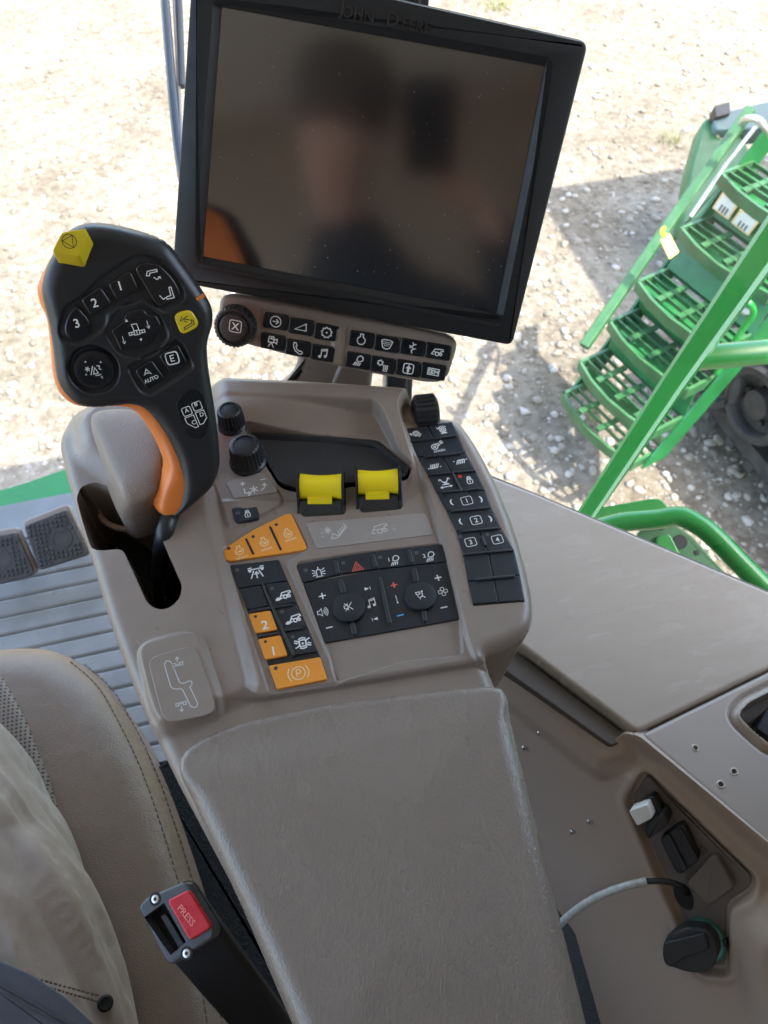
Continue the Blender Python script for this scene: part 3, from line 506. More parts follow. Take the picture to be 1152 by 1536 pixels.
# ---- keys
def key(px, h0, h1, mat, label=None, r=.0012, name='button', bev=.0006, parent=None):
    return pslab(name, CO, px, h0, h1, mat, parent or console, r=r, bev=bev, label=label)
KH = .0007
pslab('key_surround', CO, cl((45, 275), (275, 246), (310, 330), (460, 680), (470, 700), (505, 800), (260, 855), (225, 740)), -.004, -.0008, m_gloss, console)
k_ = key(cl((48, 272), (274, 246), (312, 344), (86, 380)), -.002, KH, m_key); led(CO, cl((79, 296))[0], m_led, k_, KH); icon(CO, cl((170, 306))[0], 12, 'lane', m_white, k_, KH + 5e-5)
k_ = key(cl((88, 384), (193, 366), (226, 462), (145, 480), (122, 474)), -.002, KH, m_key)
k_ = key(cl((212, 360), (314, 350), (352, 446), (250, 466)), -.002, KH, m_key); led(CO, cl((243, 382))[0], m_led, k_, KH); icon(CO, cl((295, 416))[0], 12.5, 'fast', m_white, k_, KH + 5e-5)
k_ = key(cl((255, 474), (354, 454), (398, 560), (298, 580)), -.002, KH, m_key); led(CO, cl((290, 491))[0], m_led, k_, KH); icon(CO, cl((342, 526))[0], 12.5, 'fast', m_white, k_, KH + 5e-5)
k_ = key(cl((302, 588), (402, 568), (458, 676), (340, 694)), -.002, KH, m_key); led(CO, cl((339, 608))[0], m_led, k_, KH); icon(CO, cl((386, 637))[0], 12.5, 'axle', m_white, k_, KH + 5e-5)
for a, b, w in (((146, 486), (228, 472), 5), ((188, 602), (270, 590), 5), ((258, 468), (338, 456), 4), ((300, 576), (384, 566), 4), ((200, 362), (342, 690), 4)): ridge(CO, cl(a)[0], cl(b)[0], w, -.002, KH + .0013, m_ridge, console)
for q, t, tp, lpos in (([(132, 500), (235, 483), (268, 574), (166, 592)], '2', (209, 552), (166, 513)), ([(176, 618), (282, 598), (316, 694), (210, 714)], '1', (249, 674), (212, 630))):
    k_ = key(cl(*q), -.002, KH + .0004, m_orange, 'orange key numbered ' + t); led(CO, cl(lpos)[0], m_ink, k_, KH + .0004, 2.4); textp(CO, cl(tp)[0], t, 15, m_white, k_, KH + .00046)
k_ = key(cl((226, 742), (468, 701), (502, 806), (264, 852)), -.002, KH + .0004, m_orange, 'wide orange parking brake key'); led(CO, cl((261, 754))[0], m_ink, k_, KH + .0004, 3); icon(CO, cl((366, 777))[0], 16.5, 'park', m_oprint, k_, KH + .00046, w=.09)
# three orange engine speed keys
OT = cl((15, 205), (36, 185), (160, 105), (310, 32), (333, 31), (405, 188), (398, 202), (46, 254), (24, 247))
k_ = key(OT, -.002, KH + .0004, m_orange, 'orange three-part engine speed key', r=.002)
for d0, ic, tx, dot, key_ in ((None, (90, 205), (103, 236), (41, 195), 'rabbit'), (((122, 150), (155, 218)), (205, 165), (218, 196), (155, 140), 'mix'), (((234, 94), (283, 198)), (316, 124), (330, 151), (263, 84), 'mix')):
    if d0: ridge(CO, cl(d0[0])[0], cl(d0[1])[0], 3.5, KH, KH + .0009, m_void, k_, 'divider')
    icon(CO, cl(ic)[0], 9, key_, m_oprint, k_, KH + .00046, w=.15, rot=.1); textp(CO, cl(tx)[0], 'n/min', 5.6, m_oprint, k_, KH + .00046, rot=.12); led(CO, cl(dot)[0], m_ink, k_, KH + .0004, 2.6)
k_ = key(cl((54, 10), (66, 3), (170, -8), (184, 40), (178, 52), (84, 76), (70, 70)), 0, .0038, m_key, r=.002); led(CO, cl((82, 31))[0], m_led, k_, .0038); icon(CO, cl((128, 32))[0], 7.5, 'lock', m_white, k_, .00386)
# light and air panel
pslab('key_surround', CO, cl((356, 270), (620, 225), (1044, 174), (1122, 520), (1112, 528), (490, 640), (480, 630)), -.006, -.0032, m_gloss, console)
PH = -.0012
for (q, ldp, ip, ic, mt, sz) in (([(360, 270), (556, 234), (570, 312), (384, 354)], (400, 297), (461, 306), 'beacon', m_white, 10), ([(556, 234), (732, 208), (746, 288), (570, 312)], (575, 264), (640, 279), 'hazard', m_red, 9), ([(732, 208), (900, 188), (916, 270), (746, 288)], (748, 237), (815, 252), 'lamp', m_white, 9), ([(900, 188), (1042, 174), (1066, 256), (916, 270)], (917, 216), (980, 234), 'lamp', m_white, 9)):
    k_ = key(cl(*q), -.004, PH + .0006, m_key, r=.0008, bev=.0004); led(CO, cl(ldp)[0], m_led, k_, PH + .0006); icon(CO, cl(ip)[0], sz, ic, mt, k_, PH + .00066, w=.11 if ic == 'hazard' else .15)
    if ic == 'lamp': textp(CO, (cl(ip)[0][0] - 8.5, cl(ip)[0][1] - 1.5), '1' if ip[0] < 900 else '2', 6.5, m_white, k_, PH + .00068)
for a, b in (((540, 258), (550, 303)), ((714, 230), (726, 274)), ((884, 208), (896, 253))): ridge(CO, cl(a)[0], cl(b)[0], 6, PH, PH + .0018, m_ridge, console)
pad_ = key(cl((386, 358), (746, 292), (1066, 258), (1120, 518), (1112, 526), (492, 636), (484, 628)), -.005, PH, m_key, 'black keypad with two round dials')
for a, b, w in (((565, 350), (577, 392), 8), ((618, 545), (627, 588), 7), ((748, 336), (793, 538), 5.5), ((908, 298), (916, 340), 8), ((950, 480), (958, 526), 7)): ridge(CO, cl(a)[0], cl(b)[0], w, PH, PH + .0018, m_ridge, pad_)
for (p, r, ic) in (((602, 466), 24.5, 'mute'), ((938, 413), 24, 'seatair')):
    uv = cl(p)[0]; hh = PH + .004; rr_ = r * CO.pxm(*uv, hh); o = CO.P([CO.uv(*uv, hh)], PH)[0]
    dl = mesh('dial', *lathe(o, Z3, [(rr_, 0), (rr_, .003), (rr_ * .96, .0038), (rr_ * .9, .004), (rr_ * .4, .0042)], 48), m_key, console, 30); icon(CO, uv, 7.5, ic, m_white, dl, hh + .0003)
for (p, ic, s, mt) in (((478, 417), 'plus', 6.5, m_white), ((482, 492), 'speaker', 9, m_white), ((511, 564), 'minus', 6.5, m_white), ((690, 382), 'next', 6, m_white), ((708, 450), 'note', 9, m_white), ((722, 525), 'prev', 6, m_white), ((812, 366), 'plus', 6, m_red), ((825, 432), 'thermo', 7.5, m_white), ((842, 507), 'minus', 6.5, m_blue), ((1018, 332), 'plus', 6.5, m_white), ((1041, 396), 'fan', 7.5, m_white), ((1046, 470), 'minus', 6.5, m_white)):
    icon(CO, cl(p)[0], s, ic, mt, pad_, PH + 6e-5, w=.32 if ic in ('plus', 'minus') else .14)
# outer key column on the wing
WH = WINGH + .0012
Lb = [(20, 122), (78, 215), (136, 335), (212, 470), (284, 610), (358, 750), (432, 905), (486, 1085), (522, 1290), (556, 1465)]
Rb = [(405, 66), (446, 165), (504, 305), (580, 438), (652, 590), (704, 730), (778, 888), (874, 1050), (918, 1240), (962, 1440)]
outl = [(Lb[0][0] + 6, Lb[0][1] - 4)] + [(x - 3, y) for x, y in Lb[1:-1]] + [(560, 1482), (962, 1448)] + [(x + 4, y) for x, y in Rb[::-1][1:-1]] + [(400, 62)]
pslab('key_surround', CO, cw(*outl), WINGH - .002, WINGH + .0002, m_gloss, console, r=.0015)
def lerp(a, b, t): return (a[0] + (b[0] - a[0]) * t, a[1] + (b[1] - a[1]) * t)
def cell(r0, r1, t0, t1):
    g = .012; a, b, c, d = lerp(Lb[r0], Rb[r0], t0 + g), lerp(Lb[r0], Rb[r0], t1 - g), lerp(Lb[r1], Rb[r1], t1 - g), lerp(Lb[r1], Rb[r1], t0 + g)
    return [lerp(a, d, .02), lerp(b, c, .02), lerp(b, c, .98), lerp(a, d, .98)]
def wkey(r0, t0, t1, icons, lab=None):
    k = key(cw(*cell(r0, r0 + 1, t0, t1)), WINGH - .001, WH, m_key, lab, r=.0009, bev=.0005)
    for it in icons:
        if it[0] == 'text': textp(CO, cw(it[1])[0], it[2], it[3], m_white, k, WH + 7e-5)
        elif it[0] == 'led': led(CO, cw(it[1])[0], it[2], k, WH)
        else: icon(CO, cw(it[1])[0], it[2], it[0], m_white, k, WH + 5e-5, w=it[3] if len(it) > 3 else .16)
wkey(0, 0, .5, [('frot', (115, 157), 8.5)]); wkey(0, .5, 1, [('rot', (326, 122), 8.5)])
wkey(1, 0, 1, [('blower', (284, 250), 9.5), ('text', (303, 284), 'n/min', 5.8)])
wkey(2, 0, .5, [('sieve1', (262, 404), 9.5)]); wkey(2, .5, 1, [('sieve2', (464, 374), 9.5)])
wkey(3, 0, .5, [('concave', (347, 535), 9)]); wkey(3, .5, 1, [('led', (460, 484), m_ledr), ('lock', (533, 512), 8)])
for r_, t_, a_, b_, c_ in ((4, '1', (513, 670), (390, 684), (627, 658)), (5, '2', (585, 820), (459, 833), (700, 808))): wkey(r_, 0, 1, [('rbox', a_, 9, .12), ('text', a_, t_, 8), ('chl', b_, 6.5), ('chr', c_, 6.5)])
wkey(6, 0, .5, [('rbox', (543, 988), 9, .12), ('text', (543, 988), '3', 8), ('led', (461, 946), m_led)]); wkey(6, .5, 1, [('rbox', (748, 968), 9, .12), ('text', (748, 968), '4', 8), ('led', (670, 930), m_led)])
for r_ in (7, 8): wkey(r_, 0, .5, []); wkey(r_, .5, 1, [])
for a, b, w in (((85, 213), (430, 168), 3), ((195, 332), (462, 302), 3.4), ((222, 468), (575, 436), 3), ((330, 604), (465, 588), 3.4), ((405, 452), (470, 588), 3.2), ((526, 586), (602, 574), 3.2), ((400, 748), (672, 722), 3.4), ((474, 904), (748, 878), 3.4), ((632, 945), (656, 1005), 4), ((492, 1080), (866, 1046), 3.4), ((592, 1272), (874, 1246), 4.5)): ridge(CO, cw(a)[0], cw(b)[0], w, WH - .001, WH + .0018, m_ridge, console)
# ================================================================== control lever
P1_, P2_ = CO.hit(240, 780, .02), CO.hit(200, 450, .16)
xd = CO.hit(300, 440, .16) - CO.hit(200, 462, .16)
LF = Frame(P2_, np.cross(xd, P2_ - P1_), xd)
if np.dot(LF.n, CAMP - LF.o) < 0: LF = Frame(P2_, -LF.n, xd)
lever = thing('control_lever', CO.hit(240, 800, -.02), 'black and orange multi-button control lever with a yellow cube key on top', 'control lever')
BO = c1((228, 205), (262, 150), (310, 118), (370, 103), (460, 110), (560, 134), (640, 160), (700, 195), (760, 270), (830, 370), (868, 432), (880, 478), (877, 530), (858, 600), (860, 680), (874, 780), (892, 900), (908, 1040), (906, 1120), (876, 1195), (810, 1260), (742, 1312), (702, 1316), (728, 1270), (744, 1190), (735, 1095), (700, 1010), (650, 930), (595, 873), (540, 856), (470, 860), (380, 866), (310, 850), (258, 802), (228, 740), (212, 620), (196, 520), (176, 440), (166, 370), (186, 285))
lev = ccw(cr(LF.uvs(BO), 4))
def Lp(*p): return LF.uvs(c1(*p))
recs = [(rnd(Lp((238, 545), (262, 440), (330, 400), (415, 318), (545, 232), (600, 225), (665, 245), (745, 340), (765, 400), (680, 470), (600, 410), (440, 460), (440, 520), (340, 600), (262, 590)), .004, 3), .0016),
        (np.array(ci(0, 0, 1, 30)) * .0112 * 1.0 + LF.uv(*c1((384, 700))[0]), .0028),
        (rnd(Lp((520, 690), (740, 570), (800, 690), (620, 810), (575, 790)), .003, 3), .0016), (rnd(Lp((430, 555), (440, 520), (500, 430), (590, 415), (655, 470), (700, 560), (640, 640), (560, 660), (490, 640)), .004, 3), .0012)]
rc = LF.pxm(*c1((384, 700))[0]) * 106 / 2.743; recs[1] = (np.array(ci(0, 0, rc, 30)) + LF.uv(*c1((384, 700))[0]), .0028)
neck = LF.uv(*c1((800, 900))[0])[1]
def lev_h(P):
    d = -sdf(P, lev)[0]; h = edge_round(d, .010)
    for q, dp in recs: h -= dp * inside(P, q, .0006)
    return h - .010 * ss(-P[:, 1], -neck + .0, -neck + .055) * 0
hfield('lever_body', LF, lev, lev_h, .0009, m_black, lever, skirt=.014, smooth=80, label='soft black front shell')
OO = c1((236, 192), (182, 280), (146, 368), (155, 432), (185, 505), (200, 620), (212, 742), (242, 815), (300, 860), (380, 873), (470, 868), (545, 880), (608, 950), (655, 1040), (675, 1115), (645, 1195), (630, 1260), (648, 1302), (692, 1318), (760, 1300), (850, 1200), (880, 1040), (840, 700), (850, 480), (760, 300), (660, 180), (460, 125), (310, 135))
oh = -.010
lev2 = ccw(cr(LF.uvs(OO, oh + .002), 4))
hfield('palm_rest', LF, lev2, lambda P: oh + edge_round(-sdf(P, lev2)[0], .011) + .007 * ss(-P[:, 1], -neck + .01, -neck + .05) * ss(-sdf(P, lev2)[0], .0, .006), .0012, m_oshell, lever, skirt=.014, smooth=80, label='orange rear shell and thumb rest')
mesh('lever_shaft', *tube([LF.P([LF.uv(268, 745, -.012)], -.012)[0], LF.P([LF.uv(255, 775, -.010)], -.010)[0], CO.hit(246, 803, .006), CO.hit(240, 840, -.03), CO.hit(238, 880, -.068)], [.0062, .0068, .0068, .0068, .0068], 16, 4), m_black, lever, 80)
def lkey(px, h0, h1, mat, r=.002, bev=.0012, label=None, dome=0, name='button'): return pslab(name, LF, c1(*px), h0, h1, mat, lever, r=r, bev=bev, label=label, dome=dome)
BH = .0016
k_ = lkey([(442, 345), (535, 288), (574, 372), (482, 418)], -.003, BH, m_gloss); textp(LF, c1((493, 353))[0], '1', 14, m_white, k_, BH + 6e-5)
k_ = lkey([(330, 408), (412, 355), (462, 428), (374, 482)], -.003, BH, m_gloss); textp(LF, c1((389, 423))[0], '2', 14, m_white, k_, BH + 6e-5)
k_ = lkey([(262, 535), (276, 480), (310, 430), (372, 500), (370, 548), (336, 580), (278, 570)], -.003, BH, m_gloss, r=.004); textp(LF, c1((315, 507))[0], '3', 14, m_white, k_, BH + 6e-5)
k_ = lkey([(550, 280), (580, 256), (650, 262), (715, 325), (745, 385), (735, 405), (665, 444), (640, 430)], -.003, BH, m_gloss, r=.005); icon(LF, c1((630, 312))[0], 11, 'spout1', m_white, k_, BH + 6e-5, w=.13); icon(LF, c1((685, 390))[0], 11, 'spout2', m_white, k_, BH + 6e-5, w=.13)
pslab('button_seat', LF, c1((700, 455), (790, 425), (850, 520), (820, 580), (750, 600), (700, 540)), -.003, .0003, m_black, lever, r=.006, bev=.0002)
k_ = lkey([(716, 480), (735, 462), (785, 452), (818, 502), (812, 525), (758, 553), (740, 545)], -.003, .0022, m_yellow, r=.003, label='small yellow square key'); icon(LF, c1((772, 503))[0], 12, 'unload', m_ink, k_, .0023, w=.12)
k_ = lkey([(470, 560), (452, 538), (505, 502), (515, 462), (585, 442), (612, 478), (640, 470), (668, 520), (640, 560), (630, 590), (560, 615), (535, 600), (498, 628)], -.003, BH, m_gloss, r=.003, label='cross shaped header lift key')
icon(LF, c1((562, 540))[0], 13.5, 'header', m_white, k_, BH + 6e-5, w=.09); icon(LF, c1((520, 496))[0], 3.2, 'tri', m_white, k_, BH + 6e-5); icon(LF, c1((580, 575))[0], 3.2, 'tri', m_white, k_, BH + 6e-5, rot=math.pi)
icon(LF, c1((508, 576))[0], 6.5, 'darrow', m_white, k_, BH + 6e-5, w=.14); icon(LF, c1((608, 512))[0], 6.5, 'darrow', m_white, k_, BH + 6e-5, w=.14)
uv = c1((388, 698))[0]; rk = 31.5 * LF.pxm(*uv); c_ = LF.uv(*uv); k_ = mesh('button', *lathe(LF.P([c_], -.003)[0], LF.n, [(rk * 1.02, 0), (rk, .0022), (rk * .94, .0034), (rk * .85, .0038), (rk * .4, .0036), (rk * .1, .0034)], 48), m_gloss, lever, 30, label='round reel key')
icon(LF, c1((385, 700))[0], 12.5, 'reelface', m_white, k_, .001, w=.1)
k_ = lkey([(552, 702), (622, 655), (680, 735), (606, 782)], -.003, BH, m_gloss); icon(LF, c1((606, 712))[0], 6.5, 'auto', m_white, k_, BH + 6e-5, w=.2); textp(LF, c1((622, 737))[0], 'AUTO', 6, m_white, k_, BH + 6e-5, rot=math.radians(10))
k_ = lkey([(650, 640), (732, 592), (776, 676), (706, 722)], -.003, BH, m_gloss); icon(LF, c1((709, 651))[0], 10.5, 'ebox', m_white, k_, BH + 6e-5, w=.13)
k_ = lkey([(722, 838), (765, 785), (812, 775), (835, 800), (862, 900), (848, 965), (812, 990), (775, 970), (740, 900)], -.003, .0003, m_gloss, r=.004, bev=.0003, name='label_plate'); icon(LF, c1((802, 885))[0], 20, 'abcd', m_white, k_, .0004, w=.06, rot=.12); [textp(LF, c1(p)[0], t, 6.5, m_white, k_, .00042) for t, p in (('A', (768, 866)), ('B', (806, 840)), ('C', (797, 915)), ('D', (830, 882)))]
# indicator stripe on the edge and the yellow cube
mesh('edge_light', *slabg(LF, rnd(Lp((798, 408), (838, 388), (845, 400), (805, 420)), .0004), -.004, -.0006, .0003), m_oshell, lever)
TQ = c1((212, 214), (254, 134), (356, 116), (326, 236)); BQ = c1((238, 262), (300, 190), (392, 184), (352, 284))
tq, bq = ccw(rnd(LF.uvs(TQ, .017), .0018)), ccw(rnd(LF.uvs(BQ, -.003), .0018))
R_ = [LF.P(bq, -.003), LF.P(bq + (tq - bq) * .9, .0152), *[LF.P(tq.mean(0) + (tq - tq.mean(0)) * f_, h_) for f_, h_ in ((.985, .0164), (.94, .0169), (.89, .017), (.8, .017), (.4, .017))]]
k_ = mesh('cube_button', *loft(R_), m_yellow, lever, 50, label='yellow cube key with a stop symbol'); icon(LF, c1((285, 170))[0], 12, 'stop', m_ink, k_, .01708, w=.1, rot=.3)
# grained knuckle block under the lever (fixed to the console)
BT = [(128, 622), (146, 608), (215, 608), (236, 650), (246, 690), (243, 728), (190, 752), (176, 735)]
tb = ccw(rnd(CO.uvs(BT, .036), .018, 4)); bbm = ccw(rnd(CO.uvs([(140, 660), (160, 640), (215, 640), (246, 690), (252, 735), (245, 765), (188, 792), (170, 755)], .002), .018, 4))
R_ = [CO.P(bbm, -.02), CO.P(bbm, .008), CO.P(bbm + (inset(tb, 0) - bbm) * .8, .026), *[CO.P(tb.mean(0) + (tb - tb.mean(0)) * f_, h_) for f_, h_ in ((.99, .0305), (.95, .0338), (.87, .0362), (.75, .0377), (.58, .0385), (.35, .0389), (.1, .039))]]
mesh('knuckle_block', *loft(R_), m_tgrain, console, 45, label='grained block behind the lever slot')
# ================================================================== display
nc = RT * -.038 + DN * .494 - FW; K = .71
DF0 = Frame(CAMP + FW * K, nc, X3)
xd = DF0.hit(812, 100) - DF0.hit(332, 12)
DF = Frame(DF0.o, nc, xd)
disp = thing('display_monitor', DF.hit(540, 470, -.03), 'large black switched-off touch display with embossed lettering on its bezel', 'monitor')
OUT = [(289, -70), (883, 63), (768, 519), (257, 422)]; INN = [(332, 10), (818, 99), (745, 470), (304, 385)]
oo, ii = ccw(rnd(DF.uvs(OUT), .006, 5)), ccw(rnd(DF.uvs(INN, -.004), .002, 5))
def match(a, b): # same start corner
    k = np.argmin(((b - b.mean(0) - (a[0] - a.mean(0)) * .8) ** 2).sum(1)); return np.roll(b, -k, 0)
ii = match(oo, ii); i2 = inset(ii, -.0042)
V, F = loft([DF.P(inset(oo, .004), -.034), DF.P(oo, -.028), DF.P(oo, -.0025), DF.P(inset(oo, .0008), -.0007), DF.P(inset(oo, .0025), 0), DF.P(inset(i2, -.001), 0), DF.P(i2, -.0012), DF.P(ii, -.004), DF.P(ii, -.006)], True, False)
bz = mesh('bezel', V, F, m_bezel, disp, 30)
mesh('bezel_rim', *ringslab(DF, [(inset(oo, .002), -.03), (inset(oo, -.0012), -.026), (inset(oo, -.0012), -.008), (inset(oo, .001), -.007)]), m_rim, disp, 40)
m_glass, n_, out_ = nt('display_glass'); p_ = n_.nodes.new('ShaderNodeBsdfPrincipled'); p_.inputs['Base Color'].default_value = (.006, .006, .008, 1); p_.inputs['Roughness'].default_value = .12; p_.inputs['IOR'].default_value = 1.9; p_.inputs['Specular IOR Level'].default_value = 1.0
lk(n_, p_.outputs[0], out_.inputs[0])
scr_ = slab('screen', DF, inset(ii, .0001), -.008, -.0045, m_glass, disp, .0002, 1, label='dark glossy screen with blurred reflections')
pslab('lower_ledge', DF, [(298, 394), (752, 487), (748, 493), (300, 402)], -.001, .0012, m_bezel, disp, r=.001, bev=.0006)
ptx = DF.pxm(580, 22); e0 = DF.uv(505, 12); e1 = DF.uv(656, 42); rot_ = math.atan2(*(e1 - e0)[::-1])
m_emb = M('embossed_black', (.017, .017, .019), .3)
V_, F_ = GL['JOHN DEERE']; wtx = V_[:, 0].max() - V_[:, 0].min(); sz = np.linalg.norm(e1 - e0) / wtx
cc_ = (e0 + e1) / 2; R2 = np.array([[math.cos(rot_), math.sin(rot_)], [-math.sin(rot_), math.cos(rot_)]])
off = 0
for ch, xm, s_ in (('J', -.455, 1.0), ('OHN', -.285, .8), ('D', .06, 1.0), ('EERE', .3, .8)):
    V_, F_ = GL[ch]; q = (V_ * sz * s_ + [xm * np.linalg.norm(e1 - e0), -(1 - s_) * sz * .34]) @ R2 + cc_
    ed_ = {}
    for f_ in F_:
        for a_, b_ in zip(f_, f_[1:] + f_[:1]): ed_[(a_, b_)] = 1
    n_v = len(q); S_ = [[b_, a_, a_ + n_v, b_ + n_v] for a_, b_ in ed_ if (b_, a_) not in ed_]
    mesh('embossed_letter', np.concatenate([DF.P(q, .0008), DF.P(q, -.0004)]), [list(f_) for f_ in F_] + S_, m_emb, bz, 0)
mb = MB(); m_dust = M('dust_speck', (.30, .29, .27), .9); Gd = np.stack([rng.uniform(ii[:, 0].min(), ii[:, 0].max(), 240), rng.uniform(ii[:, 1].min(), ii[:, 1].max(), 240)], 1)
for g in Gd[sdf(Gd, ii)[0] < -.001]:
    a = rng.random() * 6.28; l = (.00022 + .00045 * rng.random() ** 3); q = g + np.array([[math.cos(a + k * 1.57), math.sin(a + k * 1.57)] for k in range(4)]) * l * np.array([[1], [.5], [1], [.5]]); mb.add(DF.P(q, -.00445), [[0, 1, 2, 3]])
dsp = mb.build('dust', m_dust, scr_, smooth=0); dsp['kind'] = 'stuff'
# shortcut keypad under the display
KF = Frame(DF.o - DF.n * .012, DF.n, DF.hit(657, 528) - DF.hit(414, 482.5))
kpad = thing('shortcut_keypad', KF.hit(520, 540, -.02), 'narrow taupe keypad with a rotary knob and fourteen black keys below the display', 'keypad')
ko = rnd(KF.uvs([(328, 452), (336, 443), (352, 442), (430, 455), (560, 480), (668, 502), (684, 510), (685, 524), (672, 566), (660, 575), (640, 575), (560, 562), (430, 534), (345, 511), (329, 498)]), .004, 3)
kr = rnd(KF.uvs([(503, 490), (515, 492), (509, 556), (497, 553)]), .003, 3)
krow = rnd(KF.uvs([(392, 462), (500, 484), (494, 552), (386, 530)]), .003, 3); krow2 = rnd(KF.uvs([(520, 490), (678, 521), (668, 572), (514, 550)]), .003, 3)
hfield('keypad_body', KF, ko, lambda P: edge_round(-sdf(P, ko)[0], .004) + .0012 * inside(P, kr, .001) - .0009 * inside(P, krow, .0006) - .0009 * inside(P, krow2, .0006), .0009, m_taupe, kpad, skirt=.018, flare=.05, smooth=80)
KN = [((413.5, 482.5), 'arrow'), ((451.7, 490.5), 'wedge'), ((490, 499), 'gear'), ((542, 509.6), 'engine'), ((580, 516.5), 'bowl'), ((618.7, 521.7), 'straw'), ((657, 527.6), 'combine'), ((408.7, 513), 'camera'), ((447, 522.4), 'phone'), ((485, 530.4), 'note'), ((537, 541.5), 'lamp'), ((574, 547.8), 'heat'), ((612.5, 553), 'home'), ((650, 557.8), 'count')]
for (u, v), ic in KN:
    k_ = pslab('button', KF, [(u - 17.2, v - 14.6), (u + 20, v - 8.8), (u + 17.2, v + 14.6), (u - 20, v + 8.8)], -.003, .0012, m_gloss, kpad, r=.0016, bev=.0009)
    icon(KF, (u, v), 8.8 if ic not in ('wedge',) else 9.5, ic, m_white, k_, .00127, w=.17)
o = KF.hit(354, 488); rd = 29.5 * KF.pxm(354, 488)
kn = mesh('rotary_knob', *lathe(o, KF.n, [(rd * 1.06, 0), (rd * 1.04, .002, .02), (rd, .008, .02), (rd * .94, .0098, .01), (rd * .82, .0102), (rd * .76, .0088), (rd * .7, .0088), (rd * .69, .0098), (rd * .64, .0104), (rd * .2, .0108)], 160, 30), m_black, kpad, 30)
dk = M('brown_black_cap', (.03, .022, .022), .45); cpv = mesh('knob_cap', *lathe(o + KF.n * .0106, KF.n, [(rd * .64, 0), (rd * .63, .0008), (rd * .5, .0012), (rd * .1, .0013)], 48), dk, kn, 40)
cc = KF.uv(353, 489.5, .012); ic_ = strokes(KF, cc, 9.5 * KF.pxm(354, 488), 0, [('c', rr(0, 0, .9, .9, .35))], .13, .0121).build('icon', m_white, cpv, smooth=0); text(KF, cc, 'X', 13.5 * KF.pxm(354, 488) / .9, m_white, cpv, .0121)
# bracket that carries the display
brk = thing('display_bracket', CO.hit(480, 592, .0), 'curved taupe bracket carrying the display above the console front', 'bracket')
BF = Frame(KF.o - DF.n * .03, DF.n, DF.ex)
pslab('bracket_arm', BF, [(448, 520), (520, 540), (515, 600), (470, 612), (400, 590), (428, 573), (444, 552)], -.02, .0, m_taupe, brk, r=.008, bev=.006)
pslab('bracket_cover', BF, [(512, 540), (560, 548), (552, 612), (488, 602), (500, 566)], -.02, .006, m_taupe, brk, r=.004, bev=.004)
# ================================================================== side panel of the cab
SZ = 2.47
SP = Frame([0, 0, SZ], Z3, X3)
side = thing('cab_side_panel', at_z(1000, 1000, SZ), 'tan moulded cab side panel with sill, screw holes and a socket recess', 'trim panel')
sill = rnd(SP.uvs([(700, 697), (743, 716), (800, 738), (1152, 886), (1240, 924), (1240, 962), (1152, 1003), (956, 1099), (935, 1083), (782, 968), (740, 940), (640, 780)]), .006, 3)
sd_i = SP.uvs([(740, 940), (782, 968), (953, 1099)])
slab('window_sill', SP, sill, -.035, 0, m_tangl, side, .004, 4)
ed = SP.uvs([(735, 714), (800, 740), (1152, 888), (1300, 951)]); nn_ = nrm([ed[-1][1] - ed[0][1], -(ed[-1][0] - ed[0][0])]); nn_ = nn_ if nn_[0] + nn_[1] > 0 else -nn_
g0 = ed + nn_ * .005; g1 = ed + nn_ * .008
mesh('window_seal', *tube(SP.P(ed + nn_ * .001, -.004), .0028, 8), m_dtan, side, 60)
rear = rnd(SP.uvs([(959, 1102), (1152, 1007), (1244, 966), (1244, 927), (1420, 1002), (1420, 1500), (1152, 1268)]), .008, 4)
vent = rnd(SP.uvs([(1096, 1072), (1112, 1050), (1152, 1030), (1240, 990), (1300, 1140), (1152, 1128), (1108, 1090)]), .008, 4)
vin = rnd(inset(ccw(vent), .005), .003, 3)
def rear_h(P):
    d = -sdf(P, rear)[0]; h = edge_round(d, .004); ds = sdf(P, vent)[0]
    return h - .004 * np.exp(-((ds - .002) / .0018) ** 2) + .0035 * ss(-ds, .0, .003)
rp = hfield('rear_trim', SP, rear, rear_h, .0015, M('tan_trim', (.335, .287, .247), .36, bumps=(('noise', 1200, .08, .0003),), var=.05, vscale=9, rvar=.1), side, skirt=.03, holes=[(vin, .03)], smooth=80)
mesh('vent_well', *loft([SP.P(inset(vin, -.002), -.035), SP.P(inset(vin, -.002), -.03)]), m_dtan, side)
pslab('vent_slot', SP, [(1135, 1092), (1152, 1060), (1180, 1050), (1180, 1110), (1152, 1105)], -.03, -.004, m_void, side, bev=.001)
m_torn = M('torn_plastic', (.5, .42, .34), .6)
for u, v, s_ in ((1043, 1122, 1), (1101, 1157.5, 1.15), (1081, 1176.6, 1.2)):
    c = SP.uv(u, v, .0); rads = .0028 * s_; pts = [(rads * (1 + .35 * rng.random()) * math.cos(a), rads * (1 + .35 * rng.random()) * math.sin(a)) for a in np.linspace(0, 2 * math.pi, 15)[:-1]]
    q = np.array(pts) * .75 + c; hl = mesh('screw_hole', *ringslab(SP, [(q * 1.0 + (q - c) * .35, .0001), (q, .0009), (c + (q - c) * .75, .0002)]), m_torn, side, 60)
    slab('hole_core', SP, c + (q - c) * .78, -.001, .0003, m_void, hl, .0001, 1)
A_, B_ = at_z(749, 1000, 2.444), at_z(912, 1138, 2.444); dAB = nrm(B_ - A_); hl_ = nrm(np.cross(Z3, dAB)); hl_ = hl_ if hl_[0] < 0 else -hl_
tl = math.radians(52); dwn = hl_ * math.cos(tl) - Z3 * math.sin(tl)
WF = Frame(A_, np.cross(dAB, dwn), dAB)
if np.dot(WF.n, CAMP - A_) < 0: WF = Frame(A_, -WF.n, dAB)
wall = rnd(WF.uvs([(640, 900), (749, 985), (912, 1118), (936, 1100), (958, 1104), (1180, 1288), (1240, 1700), (930, 1640), (862, 1400), (780, 1290), (700, 1200)]), .004, 3)
